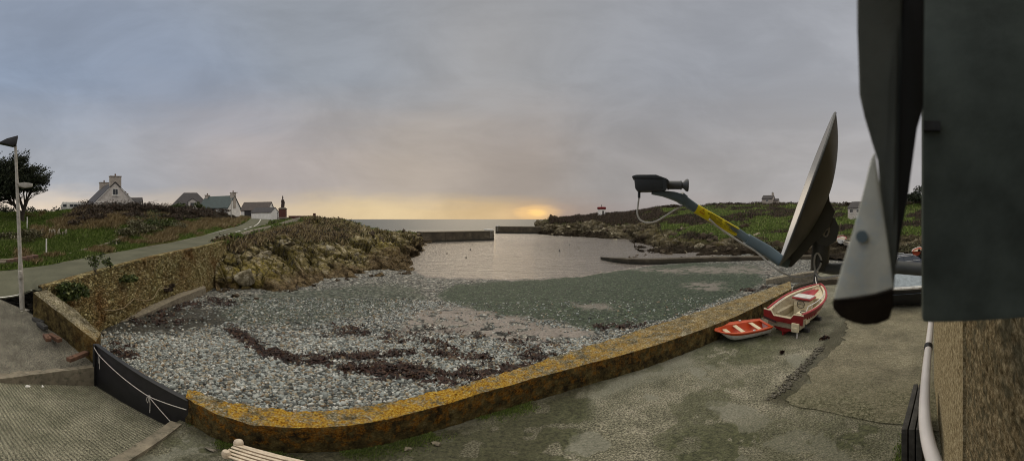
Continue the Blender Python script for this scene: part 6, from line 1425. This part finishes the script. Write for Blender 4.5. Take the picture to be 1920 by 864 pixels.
# rear mount: ribbed plates with an open slot, clamp, mast
def pl(pts, r, dep, name, mat, bev=.004): return MB().prism([V(p, q, r) for p, q in pts], df * dep).build(name, M[mat], dish, bevel=bev)
pl([(1543, 300), (1549, 318), (1556, 378), (1551, 392), (1536, 392), (1532, 360), (1538, 326)], 1.50, .05, 'upper_strut', 'dish_back')
pl([(1532, 372), (1553, 372), (1566, 396), (1556, 425), (1530, 452), (1508, 476), (1484, 501), (1470, 501), (1488, 470), (1510, 438)], 1.50, .05, 'mount_plate', 'dish_back')
pl([(1520, 440), (1545, 396), (1566, 410), (1574, 428), (1568, 452), (1552, 462), (1535, 458)], 1.53, .02, 'clamp_plate', 'dish_back')
e0 = V(1548, 428, 1.52); mb = MB(); 
mb.tube([e0 + (dr_ * .016 * math.cos(k * PI / 8) + upv * .038 * math.sin(k * PI / 8)) for k in range(17)], .004, 6, False); mb.tube([e0 - dr_ * .01 - upv * .03, e0 + dr_ * .01 + upv * .03], .006, 6); mb.tube([e0 + df * .01, e0 - df * .02], .012, 8)
mb.build('clamp_bolt', M['galv'], dish, smooth=True)
mb = MB(); mb.tube(smooth_pts([V(1536, 508, 1.58), V(1538, 480, 1.58), V(1541, 450, 1.58), V(1545, 425, 1.58)]), .044, 14); mb.tube(smooth_pts([V(1538, 500, 1.58), V(1560, 504, 1.56), V(1600, 502, 1.5), V(1660, 500, 1.36), V(1735, 505, 1.3), V(1775, 505, 1.25)]), .027, 14); mb.build('mast', M['dish_back'], dish, smooth=True)
# arm
arm0, arm1, arm2, arm3 = V(1468, 492, 1.46), V(1438, 470, 1.43), V(1385, 437, 1.38), V(1303, 390, 1.30)
def sq_tube(mb, pts, w, h):
    vs = []
    for i, p in enumerate(pts):
        t_ = (pts[min(i + 1, len(pts) - 1)] - pts[max(i - 1, 0)]).normalized(); s_ = t_.cross(upv).normalized(); u_ = s_.cross(t_)
        ww, hh = (w[i] if isinstance(w, list) else w), (h[i] if isinstance(h, list) else h); n_ = 20
        for k in range(n_):
            a_ = 2 * PI * k / n_; c_, d_ = math.cos(a_), math.sin(a_); ex = .55
            vs.append(p + s_ * (abs(c_) ** ex * (1 if c_ > 0 else -1)) * ww + u_ * (abs(d_) ** ex * (1 if d_ > 0 else -1)) * hh)
    n_ = 20; m_ = len(pts); mb.add(vs, [(i * n_ + k, i * n_ + (k + 1) % n_, (i + 1) * n_ + (k + 1) % n_, (i + 1) * n_ + k) for i in range(m_ - 1) for k in range(n_)] + [tuple(range(n_))[::-1], tuple((m_ - 1) * n_ + k for k in range(n_))])
    return mb
sq_tube(MB(), [V(1478, 494, 1.47), V(1462, 488, 1.455), arm1, V(1400, 448, 1.395)], [.018, .024, .024, .022], [.020, .026, .026, .024]).build('arm_socket', M['arm_grey'], dish, smooth=True)
sq_tube(MB(), [V(1402, 449, 1.395), arm2, arm3, V(1278, 372, 1.275)], .0165, .0175).build('arm', M['arm_grey'], dish, smooth=True)
sq_tube(MB(), [V(1282, 375, 1.28), V(1274, 369, 1.272)], .0195, .021).build('collar', M['arm_grey'], dish, smooth=True)
sq_tube(MB(), [V(1280, 373, 1.277), V(1262, 367, 1.262), V(1243, 363, 1.25), V(1222, 362, 1.245)], [.018, .019, .018, .016], [.019, .016, .011, .005]).build('arm_neck', M['arm_grey'], dish, smooth=True)
l0, l1 = arm2.lerp(arm3, .0), arm2.lerp(arm3, .97)
lab = sq_tube(MB(), [V(1381, 434.7, 1.376), V(1304, 390.6, 1.301)], .0172, .0182).build('warning_label', M['yellow'], dish, smooth=True)
P0, P1 = V(1381, 434.7, 1.376), V(1304, 390.6, 1.301); tl = (P0 - P1).normalized(); sl_ = tl.cross(upv).normalized(); ul = sl_.cross(tl); sgn = -1 if sl_.dot(P0 - Vector((0, 0, CZ))) > 0 else 1; sv = sl_ * sgn
pr = MB(); Ll = (P0 - P1).length
for row in range(7):
    u0 = .30 if row not in (1, 2) else .24; x = u0
    while x < .97:
        w_ = RNG.uniform(.02, .07); y_ = .0115 - row * .0038
        if not (.58 < x < .62) and RNG.random() < .93:
            c = P1 + tl * Ll * (x + w_ / 2) + ul * y_ + sv * .0174
            pr.box(c, (Ll * w_, .0012, .0015), ax=Matrix((tl, sv, ul)).transposed())
        x += w_ + .008
pr.build('printing', M['print'], lab)
tc = P1 + tl * Ll * .13 + sv * .0176 + ul * .001; tri = [tc + ul * .012, tc - ul * .0095 + tl * .0125, tc - ul * .0095 - tl * .0125]; rot_ = lambda v: v
MB().prism(tri, sv * .0012).build('warning_triangle', M['printo'], lab)
tin = [tc + (p - tc) * .62 + sv * .0014 for p in tri]; MB().prism(tin, sv * .0008).build('triangle_field', M['yellow'], lab)
MB().box(tc + sv * .0028 + ul * .001, (.002, .001, .008), ax=Matrix((tl, sv, ul)).transposed()).build('triangle_mark', M['print'], lab)
# LNB head
al = AZ(1228); er, ef = Vector((math.cos(al), -math.sin(al), 0)), Vector((math.sin(al), math.cos(al), 0)); ml = 1.25 * PI / 1920
def LB(px, py, f): return V(1228, 345, 1.25) + er * ((px - 1228) * ml) + upv * ((345 - py) * ml) + ef * f
MB().prism([LB(1190, 336, -.035), LB(1192, 355, -.035), LB(1197, 360, -.035), LB(1240, 359, -.035), LB(1250, 355, -.035), LB(1254, 340, -.035), LB(1240, 335, -.035)], ef * .07).build('receiver_body', M['lnb'], dish, bevel=.004)
MB().prism([LB(1187, 336, -.038), LB(1186, 332, -.038), LB(1194, 329.5, -.038), LB(1230, 329.5, -.038), LB(1245, 335, -.038), LB(1253, 339, -.038), LB(1240, 337, -.038)], ef * .076).build('receiver_lid', M['lnb'], dish, bevel=.003)
mb = MB(); prf = [(1251, 9.0), (1254, 9.0), (1255, 8.0), (1274, 8.0), (1277, 9.0), (1279, 6.0), (1281, 6.5), (1286, 11.5), (1289, 12.2), (1290.5, 11.0)]
mb.tube([LB(x, 347, 0) for x, _ in prf], [r * ml for _, r in prf], 24); mb.build('feed_horn', M['horn'], dish, smooth=True, angle=35)
MB().box(LB(1246, 347, -.037), (.012, .006, .045), -al).build('receiver_clip', M['lnb'], dish)
MB().box(LB(1228, 360, 0), (.01, .03, .008), -al).build('receiver_foot', M['lnb'], dish)
MB().tube([LB(1198.5, 360, 0), LB(1198.5, 371, 0)], .0052, 10).build('cable_socket', M['lnb'], dish)
cb_ = MB(); cb_.tube(smooth_pts([LB(1198.5, 368, 0), LB(1196, 388, 0), LB(1195.5, 402, 0), LB(1202, 413, 0), LB(1216, 417.5, 0), LB(1232, 414, .01), LB(1250, 403, .01), LB(1266, 393, .01), V(1280, 386, 1.29)]), .0036, 8)
cb_.tube(smooth_pts([V(1330, 411, 1.30), V(1350, 428, 1.33), V(1390, 455, 1.36), V(1418, 472, 1.40), V(1445, 496, 1.42), V(1470, 513, 1.44), V(1497, 520, 1.46), V(1520, 516, 1.48), V(1535, 503, 1.49), V(1540, 488, 1.5), V(1534, 475, 1.5), V(1528, 480, 1.5), V(1527, 498, 1.5), V(1531, 514, 1.48), V(1542, 521, 1.46), V(1570, 517, 1.4), V(1612, 510, 1.3), V(1650, 508, 1.25)]), .0044, 8)
cb_.build('coaxial_cable', M['cable'], dish, smooth=True)
MB().tube([V(1538.5, 492, 1.497), V(1540, 489, 1.499)], .008, 8).build('cable_tie', M['black'], dish)

# ------------------------------------------------------------------ sky, sun, lens
SUN_AZ, SUN_EL = -6.0, 30.0
w = bpy.data.worlds.new('World'); SC.world = w; w.use_nodes = True; nt = w.node_tree; N = nt.nodes; Lk = nt.links; N.clear()
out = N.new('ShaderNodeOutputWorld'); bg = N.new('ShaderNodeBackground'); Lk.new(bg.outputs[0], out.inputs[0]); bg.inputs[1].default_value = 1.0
sky = N.new('ShaderNodeTexSky'); sky.sky_type = 'NISHITA'; sky.sun_disc = False; sky.sun_elevation = R(SUN_EL); sky.sun_rotation = R(SUN_AZ); sky.air_density = 1.2; sky.dust_density = 2
tc_ = N.new('ShaderNodeTexCoord'); sp = N.new('ShaderNodeSeparateXYZ'); Lk.new(tc_.outputs['Generated'], sp.inputs[0])
def mth(op, a, b=0.0, c=None):
    n = N.new('ShaderNodeMath'); n.operation = op
    for i, v in enumerate((a, b) if c is None else (a, b, c)):
        if hasattr(v, 'links'): Lk.new(v, n.inputs[i])
        else: n.inputs[i].default_value = v
    return n.outputs[0]
def ramp(f, stops, interp='EASE'):
    n = N.new('ShaderNodeValToRGB'); Lk.new(f, n.inputs[0]); e = n.color_ramp.elements; n.color_ramp.interpolation = interp
    while len(e) < len(stops): e.new(.5)
    for i, (p, c) in enumerate(stops): c = (c, c, c) if isinstance(c, (int, float)) else c; e[i].position = p; e[i].color = (*c, 1)
    return n.outputs[0]
def mix(f, a, b, mode='MIX'):
    n = N.new('ShaderNodeMix'); n.data_type = 'RGBA'; n.blend_type = mode
    for i, v in ((0, f), (6, a), (7, b)):
        if hasattr(v, 'links'): Lk.new(v, n.inputs[i])
        else: n.inputs[i].default_value = v if not isinstance(v, tuple) else (*v, 1)
    return n.outputs[2]
def nz(scale, stretch, det=5, rough=.55, dis=0):
    m = N.new('ShaderNodeMapping'); Lk.new(tc_.outputs['Generated'], m.inputs[0]); m.inputs['Scale'].default_value = stretch; m.inputs['Rotation'].default_value = (0, R(4), 0)
    n = N.new('ShaderNodeTexNoise'); Lk.new(m.outputs[0], n.inputs[0]); n.inputs['Scale'].default_value = scale; n.inputs['Detail'].default_value = det; n.inputs['Roughness'].default_value = rough; n.inputs['Distortion'].default_value = dis
    return n.outputs[0]
def s2l(r, g, b): return tuple((c / 255 / 12.92) if c / 255 <= .04045 else ((c / 255 + .055) / 1.055) ** 2.4 for c in (r, g, b))
X = mth('MULTIPLY_ADD', sp.outputs[0], .5, .5); Z = sp.outputs[2]
st1 = nz(1.6, (1, 1, 5.0), 5, .55); st2 = nz(4.0, (1, 1, 6.0), 5, .6, .4); mot = nz(2.6, (1, 1, 2.0), 6, .58, .5)
ze = mth('ADD', Z, mth('MULTIPLY', mth('SUBTRACT', st1, .5), .14)); ze = mth('ADD', ze, mth('MULTIPLY', mth('SUBTRACT', st2, .5), .035))
upper = ramp(X, [(0, s2l(141, 157, 180)), (.10, s2l(144, 155, 173)), (.25, s2l(148, 154, 163)), (.5, s2l(150, 152, 156)), (.75, s2l(156, 159, 166)), (1, s2l(172, 173, 178))])
midc = ramp(X, [(0, s2l(166, 170, 178)), (.15, s2l(178, 170, 168)), (.35, s2l(173, 162, 152)), (.52, s2l(162, 152, 145)), (.65, s2l(156, 152, 151)), (1, s2l(174, 171, 171))])
lowc = ramp(X, [(0, s2l(222, 205, 185)), (.10, s2l(214, 196, 174)), (.30, s2l(220, 197, 156)), (.48, s2l(212, 183, 140)), (.53, s2l(198, 168, 132)), (.58, s2l(160, 145, 136)), (.68, s2l(160, 152, 150)), (1, s2l(186, 180, 176))])
c = mix(ramp(ze, [(.16, 0), (.46, 1)]), midc, upper)
c = mix(ramp(ze, [(.02, 1), (.11, 0)]), c, lowc)
c = mix(1.0, c, ramp(mot, [(.3, .89), (.7, 1.08)]), 'MULTIPLY'); c = mix(1.0, c, ramp(st2, [(.3, .985), (.7, 1.015)]), 'MULTIPLY')
gdv = N.new('ShaderNodeVectorMath'); gdv.operation = 'DISTANCE'; m_ = N.new('ShaderNodeMapping'); Lk.new(tc_.outputs['Generated'], m_.inputs[0]); m_.inputs['Scale'].default_value = (.95, .95, 2.4)
Lk.new(m_.outputs[0], gdv.inputs[0]); ga, ge = R(4.6), R(1.1); gdv.inputs[1].default_value = (.95 * math.sin(ga) * math.cos(ge), .95 * math.cos(ga) * math.cos(ge), 2.4 * math.sin(ge))
gl = ramp(mth('ADD', gdv.outputs[1 if False else 'Value'], mth('MULTIPLY', mth('SUBTRACT', st2, .5), .10)), [(0.0, (.52, .30, .03)), (.03, (.26, .14, .018)), (.08, (.04, .02, .004)), (.13, 0)])
c = mix(1.0, c, gl, 'ADD')
skm = mix(1.0, sky.outputs[0], (.10, .10, .10), 'MULTIPLY'); c = mix(.015, c, skm)
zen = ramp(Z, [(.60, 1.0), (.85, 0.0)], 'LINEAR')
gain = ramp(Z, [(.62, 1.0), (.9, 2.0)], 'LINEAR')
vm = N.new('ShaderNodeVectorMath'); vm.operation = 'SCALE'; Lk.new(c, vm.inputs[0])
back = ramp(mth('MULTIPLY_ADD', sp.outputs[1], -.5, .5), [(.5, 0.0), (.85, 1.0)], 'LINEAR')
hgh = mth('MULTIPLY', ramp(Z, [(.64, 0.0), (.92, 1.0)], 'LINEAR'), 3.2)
Lk.new(mth('ADD', mth('ADD', 1.0, hgh), mth('MULTIPLY', back, .9)), vm.inputs['Scale']); c2 = mix(ramp(Z, [(.62, 0.0), (.8, .75)], 'LINEAR'), vm.outputs[0], (1.6, 1.46, 1.18)); Lk.new(c2, bg.inputs[0])  # unseen overhead and rear sky brightened, zenith also warmed, to light the land
sl = bpy.data.lights.new('sun', 'SUN'); sl.energy = .5; sl.angle = R(24); sl.color = (1, .80, .55); so = bpy.data.objects.new('sun', sl); COL.objects.link(so)
sd_ = Vector((math.sin(R(SUN_AZ)) * math.cos(R(SUN_EL)), math.cos(R(SUN_AZ)) * math.cos(R(SUN_EL)), math.sin(R(SUN_EL)))); so.rotation_euler = sd_.to_track_quat('Z', 'Y').to_euler()
cam = bpy.data.cameras.new('camera'); co_ = bpy.data.objects.new('camera', cam); COL.objects.link(co_); co_.location = (0, 0, CZ); co_.rotation_euler = (R(90), 0, 0)
cam.type = 'PANO'; cam.panorama_type = 'EQUIRECTANGULAR'; cam.longitude_min = -PI / 2; cam.longitude_max = PI / 2; cam.latitude_max = EL(0); cam.latitude_min = EL(864)
cam.clip_start = .01; cam.clip_end = 60000
cam.dof.use_dof = True; cam.dof.focus_distance = 3.2; cam.lens = 4.0; cam.dof.aperture_fstop = 1.05
SC.camera = co_
SC.view_settings.view_transform = 'Standard'; SC.view_settings.look = 'None'; SC.view_settings.exposure = 0; SC.view_settings.gamma = 1
SC.cycles.max_bounces = 5; SC.cycles.use_denoising = True; SC.cycles.pixel_filter_type = 'BLACKMAN_HARRIS'; SC.cycles.filter_width = 1.0
